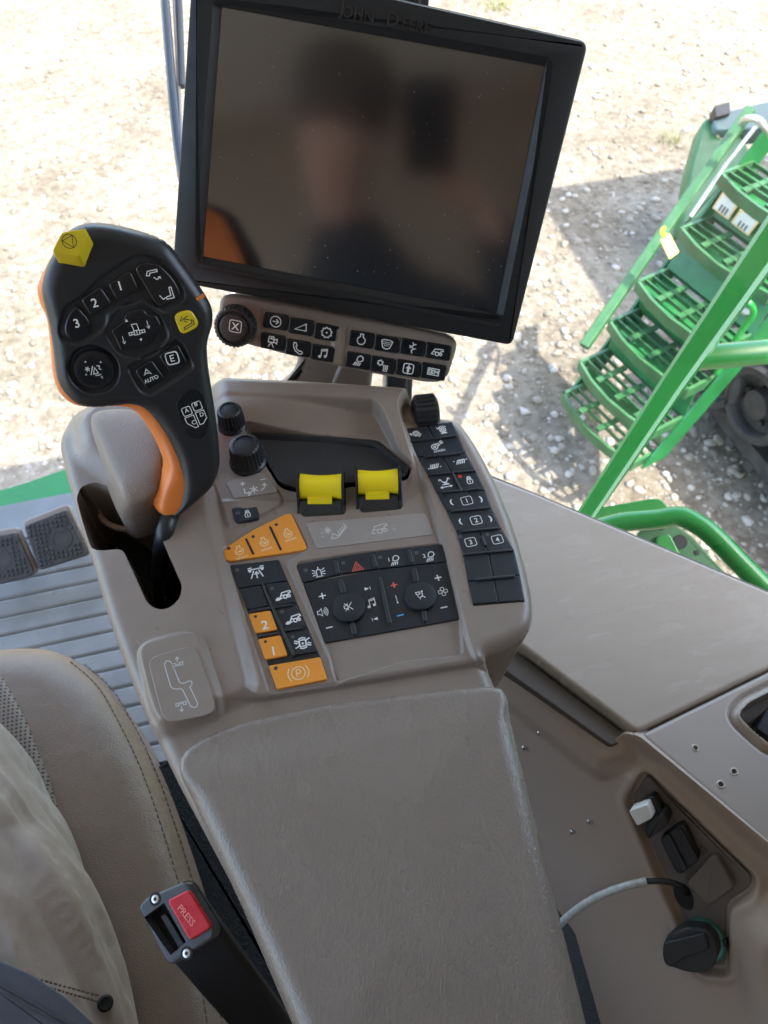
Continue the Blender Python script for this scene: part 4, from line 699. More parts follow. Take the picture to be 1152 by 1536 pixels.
pock = rnd(WF.uvs(c6((436, 920), (478, 850), (500, 850), (795, 1140), (790, 1180), (724, 1222), (718, 1405), (640, 1395), (596, 1290))), .006, 4)
bulge = rnd(WF.uvs([(1092, 1370), (1140, 1335), (1300, 1300), (1300, 1800), (1120, 1560), (1096, 1440)]), .03, 5)
gro = rnd(WF.uvs([(905, 1150), (940, 1112), (1000, 1150), (1200, 1330), (1180, 1390), (1120, 1310), (980, 1170), (930, 1150)]), .01, 4)
step_ = rnd(WF.uvs([(620, 880), (749, 985), (912, 1130), (936, 1118), (945, 1140), (900, 1165), (740, 1040), (600, 930)]), .008, 4)
def wall_h(P):
    h = np.zeros(len(P)); h += .006 * inside(P, step_, .008); h -= .009 * inside(P, pock, .0014)
    pd = sdf(P, pock)[0]; h += .0022 * np.exp(-((pd - .004) / .004) ** 2) - .001
    h += .022 * ss(-sdf(P, bulge)[0], -.002, .03); h -= .006 * inside(P, gro, .009); return h
hfield('side_wall', WF, wall, wall_h, .0014, m_tan, side, skirt=.02, smooth=80)
reclip = SP.uvs([(742, 962), (780, 972), (953, 1102), (922, 1112), (742, 985)])
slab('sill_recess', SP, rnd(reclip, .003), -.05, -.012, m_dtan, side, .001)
for u, v in ((809, 1100), (786, 1122), (883.5, 1232.7), (858, 1248)):
    c = WF.uv(u, v); sc_ = mesh('trim_screw', *lathe(WF.P([c], 0)[0], WF.n, [(.0024, -.001), (.0023, .0006), (.0014, .0012), (.0004, .0013)], 14), m_steel, side, 40); slab('screw_recess', WF, np.array(ci(0, 0, .0009, 8)) + c + [.0006, .0004], .0008, .0016, m_void, sc_, .0001, 1)
PD = -.009
m_dt2 = M('socket_plate_brown', (.13, .105, .088), .42, bumps=(('noise', 1200, .1, .0003),), var=.05, vscale=20)
plt = slab('socket_plate', WF, inset(ccw(pock), .004), PD - .003, PD + .0008, m_dt2, side, .0005)
pslab('blank_cover', WF, c6((604, 1150), (668, 1075), (690, 1072), (738, 1160), (668, 1210), (655, 1205)), PD, PD + .008, m_dt2, side, r=.004, bev=.0015)
for q in (((552, 972), (562, 962), (575, 974), (566, 984)), ((640, 1052), (650, 1044), (662, 1058), (652, 1068))): strokes(WF, np.zeros(2), 1, 0, [('c', WF.uvs(c6(*q), PD + .001))], .0005, PD + .001).build('embossed_mark', m_void, plt, smooth=0)
rb_ = pslab('rocker_socket', WF, c6((530, 1025), (585, 985), (600, 990), (642, 1085), (590, 1125), (575, 1118)), PD, PD + .010, m_wear, side, r=.002, bev=.002)
ridge(WF, c6((555, 1020))[0], c6((598, 1105))[0], 8, PD + .006, PD + .0125, m_black, rb_)
ridge(WF, c6((588, 1005))[0], c6((628, 1080))[0], 9, PD + .006, PD + .0125, m_black, rb_)
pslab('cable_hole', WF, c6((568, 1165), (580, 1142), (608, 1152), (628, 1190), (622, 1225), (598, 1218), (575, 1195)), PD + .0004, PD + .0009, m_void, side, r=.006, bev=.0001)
usb = thing('usb_plug', WF.hit(*c6((505, 985))[0], PD), 'black plug with a white cap in the socket recess', 'plug')
pslab('plug_body', WF, c6((470, 940), (510, 905), (548, 965), (500, 1030), (485, 1000)), PD + .001, PD + .014, m_black, usb, r=.002, bev=.0015); pslab('plug_body', WF, c6((490, 985), (540, 950), (556, 985), (500, 1030)), PD + .001, PD + .020, m_wear, usb, r=.002, bev=.0015)
pslab('plug_cap', WF, c6((446, 948), (497, 930), (512, 968), (470, 990)), PD + .012, PD + .026, m_whitep, usb, r=.001, bev=.0008)
sock = thing('power_socket', WF.hit(*c6((620, 1330))[0], PD), 'round black capped power socket at the bottom of the recess', 'power socket')
so = WF.uv(*c6((656, 1296))[0], PD); V, F = lathe(WF.P([so], PD + .0005)[0], WF.n, [(.019, 0), (.019, .006), (.0165, .008), (.0165, .009), (.013, .009), (.013, .003)], 40); mesh('socket_ring', V, F, m_teal, sock, 30)
hd = rnd(WF.uvs(c6((542, 1310), (575, 1280), (610, 1265), (660, 1272), (688, 1300), (695, 1345), (680, 1380), (640, 1394), (600, 1388), (575, 1378), (548, 1372), (540, 1345)), PD + .02), .004, 4)
slab('socket_cap', WF, hd, PD + .010, PD + .022, m_wear, sock, .002)
pslab('cap_flap', WF, c6((543, 1312), (656, 1284), (668, 1330), (600, 1352), (560, 1382), (541, 1350)), PD + .021, PD + .0245, m_black, sock, r=.003, bev=.001); pslab('cap_strap', WF, c6((680, 1310), (715, 1300), (718, 1322), (685, 1335)), PD + .004, PD + .008, m_black, sock)
cb = thing('charging_cable', WF.hit(*c6((600, 1165))[0], PD), 'thin cable in a translucent grey sleeve leaving the socket recess', 'cable')
pts = [WF.hit(*c6(p)[0], h) for p, h in (((606, 1175), PD), ((585, 1152), .006), ((540, 1142), .014), ((495, 1142), .02), ((440, 1155), .025), ((370, 1180), .026), ((300, 1222), .024), ((230, 1290), .015), ((150, 1400), .0))]
mesh('cable_core', *tube(pts[:4], .0026, 10, 5), m_black, cb, 80); mesh('cable_sleeve', *tube([pts[3] * .97 + pts[2] * .03] + pts[4:], .0036, 10, 5), m_cable, cb, 80)
# ================================================================== floor and pedals
FZ = 1.95
xs_ = np.arange(-.6, .915, .002); per = .036
def prof(y): t = (y / per) % 1; return .005 * (ss(t, .0, .1) - ss(t, .9, 1.0)) 
hz = prof(xs_); V = [[x, y, FZ + z] for y, z in zip(xs_, hz) for x in (-1.15, .02)]; F = [[2 * i, 2 * i + 1, 2 * i + 3, 2 * i + 2] for i in range(len(xs_) - 1)]
fl0 = at_z(0, 905, FZ)
mesh('floor', V, F, m_floor, None, 60, kind='structure')
FY = at_z(60, 790, FZ)[1]
V, F = box([-.55, .957, FZ - .006], 1.15, .085, .03); mesh('front_ledge', V, F, M('ledge_grey', (.17, .17, .165), .4, var=.25, vscale=12, rvar=.1), None, 20, kind='structure')
PFz = FZ + .10
PF = Frame(at_z(60, 820, PFz), nrm([-.05, -.55, .85]), X3)
for i_, (q, lab) in enumerate((([(34, 789), (98, 764), (132, 832), (57, 856)], 'brown-black studded foot pedal nearest the console'), ([(-70, 815), (22, 799), (50, 862), (-50, 890)], 'brown-black studded foot pedal farther from the console'))):
    pe = thing('foot_pedal', PF.hit(*q[3], -.03), lab, 'pedal', 'foot pedals on the cab floor')
    ab = ccw(rnd(PF.uvs(q, .004), .006)); V, F = slabg(PF, ab, -.008, .0, .002); mesh('pedal_pad', V, F, m_pedal, pe, 40)
    slab('pedal_plate', PF, inset(ab, -.004) + [0, .006], -.018, -.008, m_taupe, pe, .003)
    mb = MB(); lo, hi = ab.min(0), ab.max(0); gx, gy = np.meshgrid(np.arange(lo[0], hi[0], .0075), np.arange(lo[1], hi[1], .0075)); G = np.stack([gx.ravel(), gy.ravel()], 1); dd = sdf(G, ab)[0]
    cm = ab.mean(0) + [.012, 0]
    for g in G[(dd < -.005) & (np.hypot(*(G - cm).T) > .022)]: mb.add(*lathe(PF.P([g], 0)[0], PF.n, [(.0026, -.001), (.0024, .0022), (.0012, .003)], 8))
    mb.build('pedal_studs', m_wear, pe, smooth=30)
    mesh('pedal_boss', *lathe(PF.P([cm], -.001)[0], PF.n, [(.018, 0), (.018, .002), (.014, .002), (.014, .0008), (.006, .0008)], 24), m_pedal, pe, 30)
    base = PF.P([ab.mean(0)], -.012)[0]; mesh('pedal_arm', *tube([base, base + np.array([0, .04, -.03]), base + np.array([0, .05, -.09])], .009, 10, 4), m_black, pe, 60)
# ================================================================== seat
SE = Frame([0, 0, 2.44], Z3, X3)
seat = thing('operator_seat', at_z(60, 1300, 2.3), 'brown leather operator seat cushion with perforated insert and stitched edge', 'seat')
so_ = rnd(SE.uvs([(-220, 1010), (-60, 975), (0, 966), (60, 964), (104, 976), (150, 1012), (190, 1072), (225, 1140), (255, 1220), (287, 1320), (318, 1430), (345, 1560), (350, 1700), (-400, 1700), (-400, 1200)], -.02), .02, 5)
SEAM = [(108, 984), (150, 1022), (186, 1083), (217, 1148), (246, 1228), (276, 1325), (300, 1420), (322, 1545)]
seam = cr(SE.uvs(SEAM, -.012), 8, False); seamw = np.concatenate([seam, seam[::-1] + [.0001, 0]])
def seat_h(P):
    d = -sdf(P, so_)[0]; h = edge_round(d, .045) * .9; ds = np.min(np.hypot(P[:, 0][:, None] - seam[None, :, 0], P[:, 1][:, None] - seam[None, :, 1]), 1)
    return h - .0022 * np.exp(-(ds / .0022) ** 2) + .004 * ss(d, .02, .09)
sc = hfield('seat_cushion', SE, so_, seat_h, .003, m_seat, seat, skirt=.09, smooth=80)
ins = rnd(SE.uvs([(-400, 960), (-40, 992), (0, 1006), (38, 1075), (75, 1170), (105, 1270), (140, 1390), (170, 1560), (170, 1700), (-400, 1700)], .006), .012, 4)
so_in = ccw(so_)
hfield('seat_insert', SE, ccw(ins), lambda P: np.maximum(seat_h(P), -.02) + .0035 + edge_round(-sdf(P, ins)[0], .004), .003, m_perf, seat, skirt=.01, smooth=80, label='perforated leather insert')
mb = MB(); L_ = np.concatenate([[0], np.cumsum(np.hypot(*np.diff(seam, axis=0).T))])
for off_ in (-.0045, .0045):
    for s_ in np.arange(0, L_[-1] - .004, .0062):
        a = np.array([np.interp(s_, L_, seam[:, k]) for k in (0, 1)]); b = np.array([np.interp(s_ + .0042, L_, seam[:, k]) for k in (0, 1)]); t = nrm(b - a); nn2 = np.array([-t[1], t[0]]) * off_
        pa, pb = a + nn2, b + nn2; hh = seat_h(np.array([pa, (pa + pb) / 2, pb])); P3 = SE.P(np.array([pa, (pa + pb) / 2, pb]), hh + np.array([-.0002, .0006, -.0002])); mb.add(*tube(P3, .0007, 6))
mb.build('stitching', m_thread, sc, smooth=80)
mesh('seat_base', *loft([np.array([[x, y, z] for x, y in ((-.55, -.5), (.0, -.5), (-.06, .18), (-.14, .3), (-.55, .3))]) for z in (1.99, 2.33)]), m_carpet, seat, 20)
gap = thing('seat_skirt', at_z(330, 1450, 2.2), 'black fuzzy carpet skirt in the gap between the seat and the console', 'carpet')
Gz = 2.36
gq = [at_z(u, v, Gz) for u, v in ((232, 1130), (262, 1150), (450, 1500), (520, 1700), (330, 1700), (300, 1400), (245, 1180))]
GZ = Frame([0, 0, Gz], Z3, X3); slab('carpet_pad', GZ, rnd(GZ.uvs([(222, 1160), (262, 1130), (470, 1480), (560, 1700), (300, 1700), (280, 1330), (240, 1190)]), .004), -.05, 0, m_carpet, gap, .004)
# ================================================================== buckle
BK = Frame(at_z(262, 1390, 2.56), nrm([-.25, -.18, .95]), at_z(272, 1323, 2.56) - at_z(218, 1347, 2.56))
bk = thing('belt_buckle', BK.hit(300, 1480, -.05), 'black seat belt buckle with a red release button beside the seat', 'buckle')
TOP = [(206, 1361), (219, 1346), (273, 1323), (282, 1326), (322, 1391), (321, 1407), (256, 1449), (247, 1441)]
hole = [(216, 1376), (246, 1354), (279, 1413), (256, 1433)]
tp = rnd(BK.uvs(TOP), .003, 4); hp_ = ccw(rnd(BK.uvs(hole), .001, 3))
hfield('buckle_frame', BK, tp, lambda P: edge_round(-sdf(P, tp)[0], .0022), .0008, M('buckle_grey', (.07, .072, .078), .4, bumps=(('noise', 2000, .1, .0002),), rvar=.05, vscale=60), bk, skirt=.012, holes=[(hp_, .012)], smooth=60)
slab('buckle_slot', BK, inset(hp_, -.001), -.022, -.013, m_void, bk, .0003); pslab('latch_plate', BK, [(240, 1374), (249, 1370), (277, 1418), (268, 1424)], -.014, -.006, m_wear, bk)
k_ = pslab('release_button', BK, [(250, 1351), (283, 1334), (318, 1391), (284, 1412)], -.004, .0022, m_buckred, bk, r=.0015, bev=.0012, label='red release button'); b0, b1 = BK.uv(262, 1352, .0023), BK.uv(296, 1395, .0023)
text(BK, (BK.uv(280, 1373, .0023)), 'PRESS', 12.5 * BK.pxm(280, 1373), M('buckle_letter_highlight', (.85, .22, .2), .35), k_, .0026, rot=math.atan2(*(b1 - b0)[::-1]), sx=1.05)  # letters paler than the button, painting in the highlights of their embossing
for u, v in ((233, 1348.5), (280, 1430)):
    s1 = mesh('screw', *lathe(BK.hit(u, v), BK.n, [(.0030, -.001), (.0030, .0001), (.0024, .0004), (.0012, .0004), (.0010, -.0004), (.0003, -.0005)], 20), m_steel, bk, 30)
    mesh('screw_ring', *lathe(BK.hit(u, v), BK.n, [(.0044, -.001), (.0043, .0002), (.0032, .00025)], 20), m_void, s1, 30)
bt = rnd(BK.uvs(TOP), .003, 4); lowc = at_z(420, 1560, 2.42)
R_ = [BK.P(inset(bt, .0006), -.010)]; c0 = BK.P([bt.mean(0)], -.01)[0]
for t, sc2 in ((.3, 1.0), (.6, .95), (1.0, .9)): R_.append(BK.P((bt - bt.mean(0)) * sc2 + bt.mean(0), -.01) + (lowc - c0) * t)
mesh('buckle_sleeve', *loft(R_[::-1]), M('black_webbing', (.0035, .0035, .004), .7, bumps=(('noise', 900, .2, .0004),)), bk, 60)
# ================================================================== person
def skinned(name, V, E, R, mat, parent, sub=2, root=0):
    me = bpy.data.meshes.new(name); me.from_pydata([list(map(float, v)) for v in V], E, []); o = bpy.data.objects.new(name, me); COL.objects.link(o)
    m = o.modifiers.new('s', 'SKIN'); m.use_smooth_shade = True
    for i, r in enumerate(R): me.skin_vertices[0].data[i].radius = (r, r)
    me.skin_vertices[0].data[root].use_root = True
    s = o.modifiers.new('u', 'SUBSURF'); s.levels = sub; s.render_levels = sub
    dg = bpy.context.evaluated_depsgraph_get(); dg.update(); m2 = bpy.data.meshes.new_from_object(o.evaluated_get(dg))
    VV = [v.co[:] for v in m2.vertices]; FF = [list(p.vertices) for p in m2.polygons]; bpy.data.objects.remove(o)
    return mesh(name, VV, FF, mat, parent, 180)
per_ = thing('person', [-.25, -.3, 2.45], 'seated person in khaki trousers and a blue grey jacket holding a phone', 'person')
dr_ = nrm(ray(610, 190)); hc = CAMP - dr_ * .19 - RT * .13
phn = CAMP - FW * .012 + RT * .03 + DN * .03
_p = [at_z(u + 12, v, 2.475) for u, v in ((128, 1340), (182, 1540), (-330, 860))]; _l = nrm(np.cross(Z3, _p[1] - _p[0])); _l = _l if _l[0] < 0 else -_l
LEGA = tuple(_p[1] + _l * .10); LEGB = tuple(_p[2] + _l * .09)
nk = hc - Z3 * .10 - FH * .03
SV = [(-.24, -.38, 2.56), (-.22, -.37, 2.72), (-.19, -.33, 2.86), (-.16, -.28, 2.97), tuple(nk), tuple(hc - Z3 * .05), tuple(hc + Z3 * .04), (-.36, -.32, 2.95), (-.44, -.28, 2.74), (-.26, -.12, 2.86), (.04, -.30, 2.95), (.16, -.26, 2.76), tuple(phn + RT * .10 + DN * .10 - FW * .03),
      (-.30, -.36, 2.54), (-.44, .10, 2.56), (-.42, .16, 2.1), LEGA, LEGB, (-.62, .36, 2.1)]
SE_ = [(0, 1), (1, 2), (2, 3), (3, 4), (4, 5), (5, 6), (3, 7), (7, 8), (8, 9), (3, 10), (10, 11), (11, 12), (0, 13), (13, 14), (14, 15), (0, 16), (16, 17), (17, 18)]
SR = [.12, .11, .12, .09, .045, .068, .082, .05, .04, .027, .05, .04, .027, .07, .05, .035, .06, .05, .035]
hand0 = np.array([.10, -.10, 2.95]); pc = phn + RT * .035 + DN * .06 - FW * .004
for k in range(4):
    b = pc + DN * (-.01 + .018 * k) + RT * .012 - FW * .014; t = pc + DN * (-.012 + .018 * k) - RT * .03 - FW * .016; i0 = len(SV)
    SV += [tuple(b), tuple((b + t) / 2 - FW * .006), tuple(t)]; SE_ += [(12, i0), (i0, i0 + 1), (i0 + 1, i0 + 2)]; SR += [.0095, .009, .0075]
i0 = len(SV); SV += [tuple(pc + DN * .02 + RT * .02), tuple(pc - DN * .01 + RT * .016 - FW * .012)]; SE_ += [(12, i0), (i0, i0 + 1)]; SR += [.011, .0085]
body_ = skinned('person_body', SV, SE_, SR, m_skin, per_, 2)
# face details and hair
fd = nrm(CAMP - hc + np.array([0, .1, -.25])); up_ = nrm(Z3 - fd * fd[2]); rt_ = np.cross(fd, up_)
V, F = lathe(hc + up_ * .066 - fd * .03, up_ * .9 - fd * .45, [(.085, -.05), (.092, -.01), (.084, .035), (.055, .062), (.015, .075)], 28); mesh('hair', V, F, m_hair, per_, 60)
JV = [(-.24, -.38, 2.55), (-.22, -.37, 2.72), (-.19, -.33, 2.86), (-.16, -.28, 2.97), tuple(nk + Z3 * -.005), (-.36, -.32, 2.95), (-.44, -.28, 2.74), (-.27, -.13, 2.85), (.04, -.30, 2.95), (.16, -.26, 2.76), tuple(phn + RT * .102 + DN * .115 - FW * .035)]
skinned('jacket', JV, [(0, 1), (1, 2), (2, 3), (3, 4), (3, 5), (5, 6), (6, 7), (3, 8), (8, 9), (9, 10)], [.135, .125, .135, .105, .06, .065, .055, .04, .065, .055, .04], M('navy_jacket', (.02, .024, .034), .85), per_, 2)
# trousers: one leg over the seat edge, with folds
edge_px = [(-330, 860), (-150, 985), (-30, 1070), (20, 1125), (60, 1190), (98, 1265), (128, 1340), (152, 1430), (182, 1540), (215, 1680)]
EP = cr([at_z(u + 12, v, 2.475) for u, v in edge_px], 14, False); m_ = len(EP); nT = 160
tang = np.gradient(EP, axis=0); tang /= np.linalg.norm(tang, axis=1, keepdims=True); left = np.cross(Z3[None], tang); left /= np.linalg.norm(left, axis=1, keepdims=True)
left *= np.sign((left * [[-1, -.2, 0]]).sum(1, keepdims=True)); rad = .095
Ls = np.concatenate([[0], np.cumsum(np.linalg.norm(np.diff(EP, axis=0), axis=1))])
from mathutils import noise as mn
def fold(s, t):
    a = s * 5 + .9 * math.sin(t); x, y = 1.7 * math.cos(t + a * .35), 1.7 * math.sin(t + a * .35)
    a = s * 9 + .9 * math.sin(t); x, y = 1.7 * math.cos(t + a * .35), 1.7 * math.sin(t + a * .35); v = 0
    for f, g in ((1.2, .8), (2.6, .45), (5.0, .12)): n1 = mn.noise(Vector((x * f + 3, y * f, s * 4 * f))); v += g * (n1 * 1.3 - .45 * math.exp(-(n1 / .09) ** 2))
    return v
R_ = []
for i in range(m_):
    th = np.linspace(0, 2 * math.pi, nT, endpoint=False); s = Ls[i]
    rr2 = np.array([rad + .0105 * fold(s, t) for t in th])
    c = EP[i] + left[i] * rad; R_.append(c - left[i] * (rr2 * np.cos(th))[:, None] + Z3 * (rr2 * .95 * np.sin(th))[:, None])
tr = mesh('trousers', *loft(R_), m_cloth, per_, 180)
tr.modifiers.new('sub', 'SUBSURF').render_levels = 1
def ontr(u, v, lift=0.0):   # first hit of a pixel ray on the trouser leg
    best = None; r = ray(u, v); r = r / np.linalg.norm(r)
    for t in np.arange(.3, .9, .002):
        p = CAMP + r * t; i = np.argmin(np.linalg.norm(EP + left * rad - p, axis=1))
        if np.linalg.norm(p - (EP[i] + left[i] * rad)) < rad + .003: return p - r * lift
    return CAMP + r * .62
rv = ontr(158, 1505); mesh('rivet', *lathe(rv, nrm(CAMP - rv), [(.0055, -.003), (.0055, .001), (.004, .0022), (.002, .0016)], 20), m_void, tr, 40)
mb = MB()
for a_, b_ in (((40, 1464), (150, 1494)), ((50, 1474), (148, 1503))):
    for k in range(16):
        t0, t1 = k / 16, (k + .6) / 16; p, q = [ontr(a_[0] + (b_[0] - a_[0]) * t, a_[1] + (b_[1] - a_[1]) * t, .0005) for t in (t0, t1)]; mb.add(*tube([p, q], .0007, 6))
mb.build('pocket_stitching', m_thread, tr, smooth=80)
# jacket hem lying on the lap
HP = [(-120, 1400), (0, 1440), (50, 1463), (100, 1497), (150, 1545), (210, 1640), (-120, 1700)]
HF = Frame(ontr(60, 1500, .006), nrm(CAMP - ontr(60, 1500)), X3)
pslab('jacket_hem', HF, HP, -.004, .002, m_denim, per_, r=.004, bev=.0015)
for a, b in (((-20, 1466), (120, 1545)), ((-20, 1472), (112, 1548))): ridge(HF, a, b, 2, .0015, .0027, m_denim, per_, 'hem_seam')
ph = thing('smartphone', phn, 'dark phone held up in front of the person', 'phone'); PHF = Frame(phn - FW * .006, FW, RT); slab('phone_body', PHF, rnd([(-.045, -.10), (.035, -.10), (.035, .045), (-.045, .045)], .008), -.008, .0, m_gloss, ph, .002)
# ================================================================== cab shell
post_ft = at_z(583, 640, 2.2); w1, w2 = at_z(743, 716, SZ), at_z(1152, 886, SZ); dw = nrm(w2 - w1); off = np.array([-dw[1], dw[0], 0]); off = off if off[0] + off[1] > 0 else -off
ROOFZ = 3.72
m_pane, n_, out_ = nt('window_glass'); tr_ = n_.nodes.new('ShaderNodeBsdfTransparent'); tr_.inputs[0].default_value = (.965, .97, .96, 1); gl_ = n_.nodes.new('ShaderNodeBsdfGlossy'); gl_.inputs['Roughness'].default_value = .02; fr_ = n_.nodes.new('ShaderNodeFresnel'); fr_.inputs[0].default_value = 1.4; mx_ = n_.nodes.new('ShaderNodeMixShader'); ge_ = n_.nodes.new('ShaderNodeNewGeometry'); mr_ = n_.nodes.new('ShaderNodeMapRange'); mr_.inputs[3].default_value = 1.4; mr_.inputs[4].default_value = 1 / 1.4; lk(n_, ge_.outputs['Backfacing'], mr_.inputs[0]); lk(n_, mr_.outputs[0], fr_.inputs[0])
lk(n_, fr_.outputs[0], mx_.inputs[0]); lk(n_, tr_.outputs[0], mx_.inputs[1]); lk(n_, gl_.outputs[0], mx_.inputs[2]); lk(n_, mx_.outputs[0], out_.inputs[0])
pf = post_ft + off * .03
front = cr([(-1.12, .9, 0), (-1.0, 1.24, 0), (-.55, 1.29, 0), (-.2, 1.2, 0), (.06, 1.08, 0), (pf[0] - .02, pf[1] + .02, 0)], 8, False)
def pane(name, line, z0, z1, label, lean=None):
    line = np.asarray(line); n = len(line); lean = np.zeros((n, 2)) if lean is None else np.asarray(lean); V = [[p[0], p[1], z0] for p in line] + [[p[0] + l[0], p[1] + l[1], z1] for p, l in zip(line, lean)]
    F = [[i, i + 1, n + i + 1, n + i] for i in range(n - 1)]
    return mesh(name, V[:2 * n], F, m_pane, None, 180, label=label, cat='window pane')
pane('windscreen', front, FZ, ROOFZ, 'curved clear windscreen in front of the cab floor')
sw = np.array([pf[:2] + [.02, -.02], w1[:2] + off[:2] * .013, w2[:2] + off[:2] * .013, [.62, .12]])
pane('side_window', sw, SZ - .03, ROOFZ, 'clear side window above the tan sill', np.array([[.06, .06], [.25, .25], [.28, .25], [.2, .1]]))
pane('door_window', np.array([[-1.12, .9], [-1.12, -.72]]), FZ, ROOFZ, 'clear door window on the far side of the seat')
pc0 = post_ft + off * .02
qp_ = mesh('added_rear_pillar', *loft([np.array([[x, y, z] for x, y in ((.60, .15), (.64, .13), (.78, -.3), (.80, -.9), (.74, -.9), (.72, -.3))]) for z in (2.2, ROOFZ + .02)]), m_dtan, None, 20, kind='structure')  # unseen pillar, added to close off sky light behind the seat
cp = thing('cab_corner_post', [pc0[0], pc0[1], 2.2], 'slim black cab corner post standing behind the display', 'post')
V, F = loft([np.array([[pc0[0] + x, pc0[1] + y, z] for x, y in rnd([(-.017, -.016), (.017, -.016), (.017, .016), (-.017, .016)], .005)]) for z in (2.2, ROOFZ)]); mesh('post_tube', V, F, m_gloss, cp, 40)
V, F = loft([np.array([[pc0[0] + .024 + x, pc0[1] + .004 + y, z] for x, y in rnd([(-.005, -.004), (.005, -.004), (.005, .004), (-.005, .004)], .002)]) for z in (2.2, ROOFZ)]); mesh('rubber_seal', V, F, m_black, cp, 40)
wa = thing('wiper_arm', at_d(250, 0, 1.32), 'thin black wiper arm outside the windscreen next to the display', 'wiper')
mesh('wiper_blade', *tube([at_d(243, -60, 1.42), at_d(252, 60, 1.36), at_d(266, 210, 1.30), at_d(285, 330, 1.24)], .0085, 10, 5), m_gloss, wa, 60); mesh('wiper_link', *tube([at_d(258, -60, 1.43), at_d(264, 60, 1.37), at_d(268, 130, 1.34), at_d(274, 240, 1.28)], .003, 8, 5), m_rim, wa, 60)
mesh('wiper_rod', *tube([at_d(266, -60, 1.43), at_d(271, 60, 1.37), at_d(273, 130, 1.34)], .006, 8, 5), m_black, wa, 60)
V, F = box([.0, .1, ROOFZ + .08], 2.9, 2.9, .15); mesh('cab_ceiling', V, F, m_head, None, 20, kind='structure')
V, F = box([.1, -.85, 2.85], 2.9, .08, 1.9); mesh('cab_rear_wall', V, F, m_tan, None, 20, kind='structure')
V, F = box([-.6, .1, FZ - .12], 1.2, 1.6, .16); mesh('cab_underfloor', V, F, m_dgreen, None, 20, kind='structure')
V, F = box([-.05, -.125, 1.925], 1.1, 1.45, .04); mesh('rear_floor', V, F, m_carpet, None, 20, kind='structure')
gb = mesh('feeder_cover', *loft([np.array([at_z(u, v, z) for u, v in ((-150, 790), (-40, 748), (40, 724), (92, 706), (140, 690), (140, 730), (-150, 830))]) for z in (1.80, 1.86)]), m_green, None, 20, label='bright green machine cover below the windscreen', cat='machine cover')
# ================================================================== own machine's rails outside the window
hr = thing('handrail', at_d(880, 770, 1.2), 'dark green slanted handrail post with a crossbar outside the side window', 'handrail')
mesh('rail_post', *tube([at_d(868, 790, 1.12), at_d(1010, 575, 1.15), at_d(1180, 330, 1.1)], [.0148, .021, .029], square=True), m_green, hr, 30)
mesh('rail_crossbar', *tube([at_d(1045, 537, 1.17), at_d(1100, 532, 1.17), at_d(1230, 521, 1.18)], .0195, 18), m_green, hr, 60)
gr_ = thing('guard_rail', at_d(960, 800, 1.05), 'bright green bent tube guard rail with a drilled plate just outside the sill', 'guard rail')
GRP = [(900, 792), (935, 783), (985, 779), (1020, 775), (1052, 790), (1078, 812), (1110, 845), (1170, 905), (1230, 960)]
mesh('guard_tube', *tube([at_d(u, v, 1.02 - .0002 * (u - 900)) for u, v in GRP], .0135, 18, 6), m_green, gr_, 60)
GPF = Frame(at_d(985, 770, 1.12), nrm(-FW + Z3 * .2), RT)
pslab('guard_plate', GPF, [(880, 765), (975, 748), (992, 748), (1008, 766), (1010, 790), (900, 800)], -.006, 0, m_green, gr_, r=.006, bev=.002)
gp2 = pslab('gusset_plate', GPF, [(960, 795), (1010, 785), (1040, 805), (1075, 845), (1110, 880), (1060, 880), (950, 830)], -.03, -.02, m_dgreen, gr_, r=.006, bev=.002)
for u, v, r in ((1020, 813, 11), (1045, 829, 4), (992, 792, 4), (1006, 788, 3)): slab('bolt_hole', GPF, np.array(ci(0, 0, r * GPF.pxm(u, v), 20)) + GPF.uv(u, v, -.02), -.022, -.0185, m_void, gp2, .0005)
pslab('gusset_lip', GPF, [(985, 805), (1005, 800), (1020, 830), (1040, 870), (985, 870)], -.022, -.012, m_green, gr_, r=.006, bev=.002)
# ================================================================== neighbouring machine with its ladder
LR = thing('boarding_ladder', at_z(890, 640, .3), 'green boarding ladder with grated steps on the neighbouring machine', 'ladder')
ST = [((843, 588), (935, 662), .42), ((868, 541), (958, 624), .59), ((913, 480), (1003, 562), .76), ((955, 420), (1058, 505), .94), ((1020, 340), (1122, 425), 1.13), ((1080, 258), (1186, 338), 1.32)]
rows = []
for l, r, z in ST:
    a, b = at_z(*l, z), at_z(*r, z); rows.append((a, b, z))
if DEBUG: print('STEPW', [round(float(np.linalg.norm(a - b)), 3) for a, b, z in rows], [a.round(2).tolist() for a, b, z in rows])
wd = nrm(np.mean([b - a for a, b, z in rows], 0)); wd[2] = 0; wd = nrm(wd); bk_ = np.cross(Z3, wd); bk_ = bk_ if np.dot(bk_, rows[-1][0] - rows[0][0]) > 0 else -bk_
SWID = .52; DEP = .19
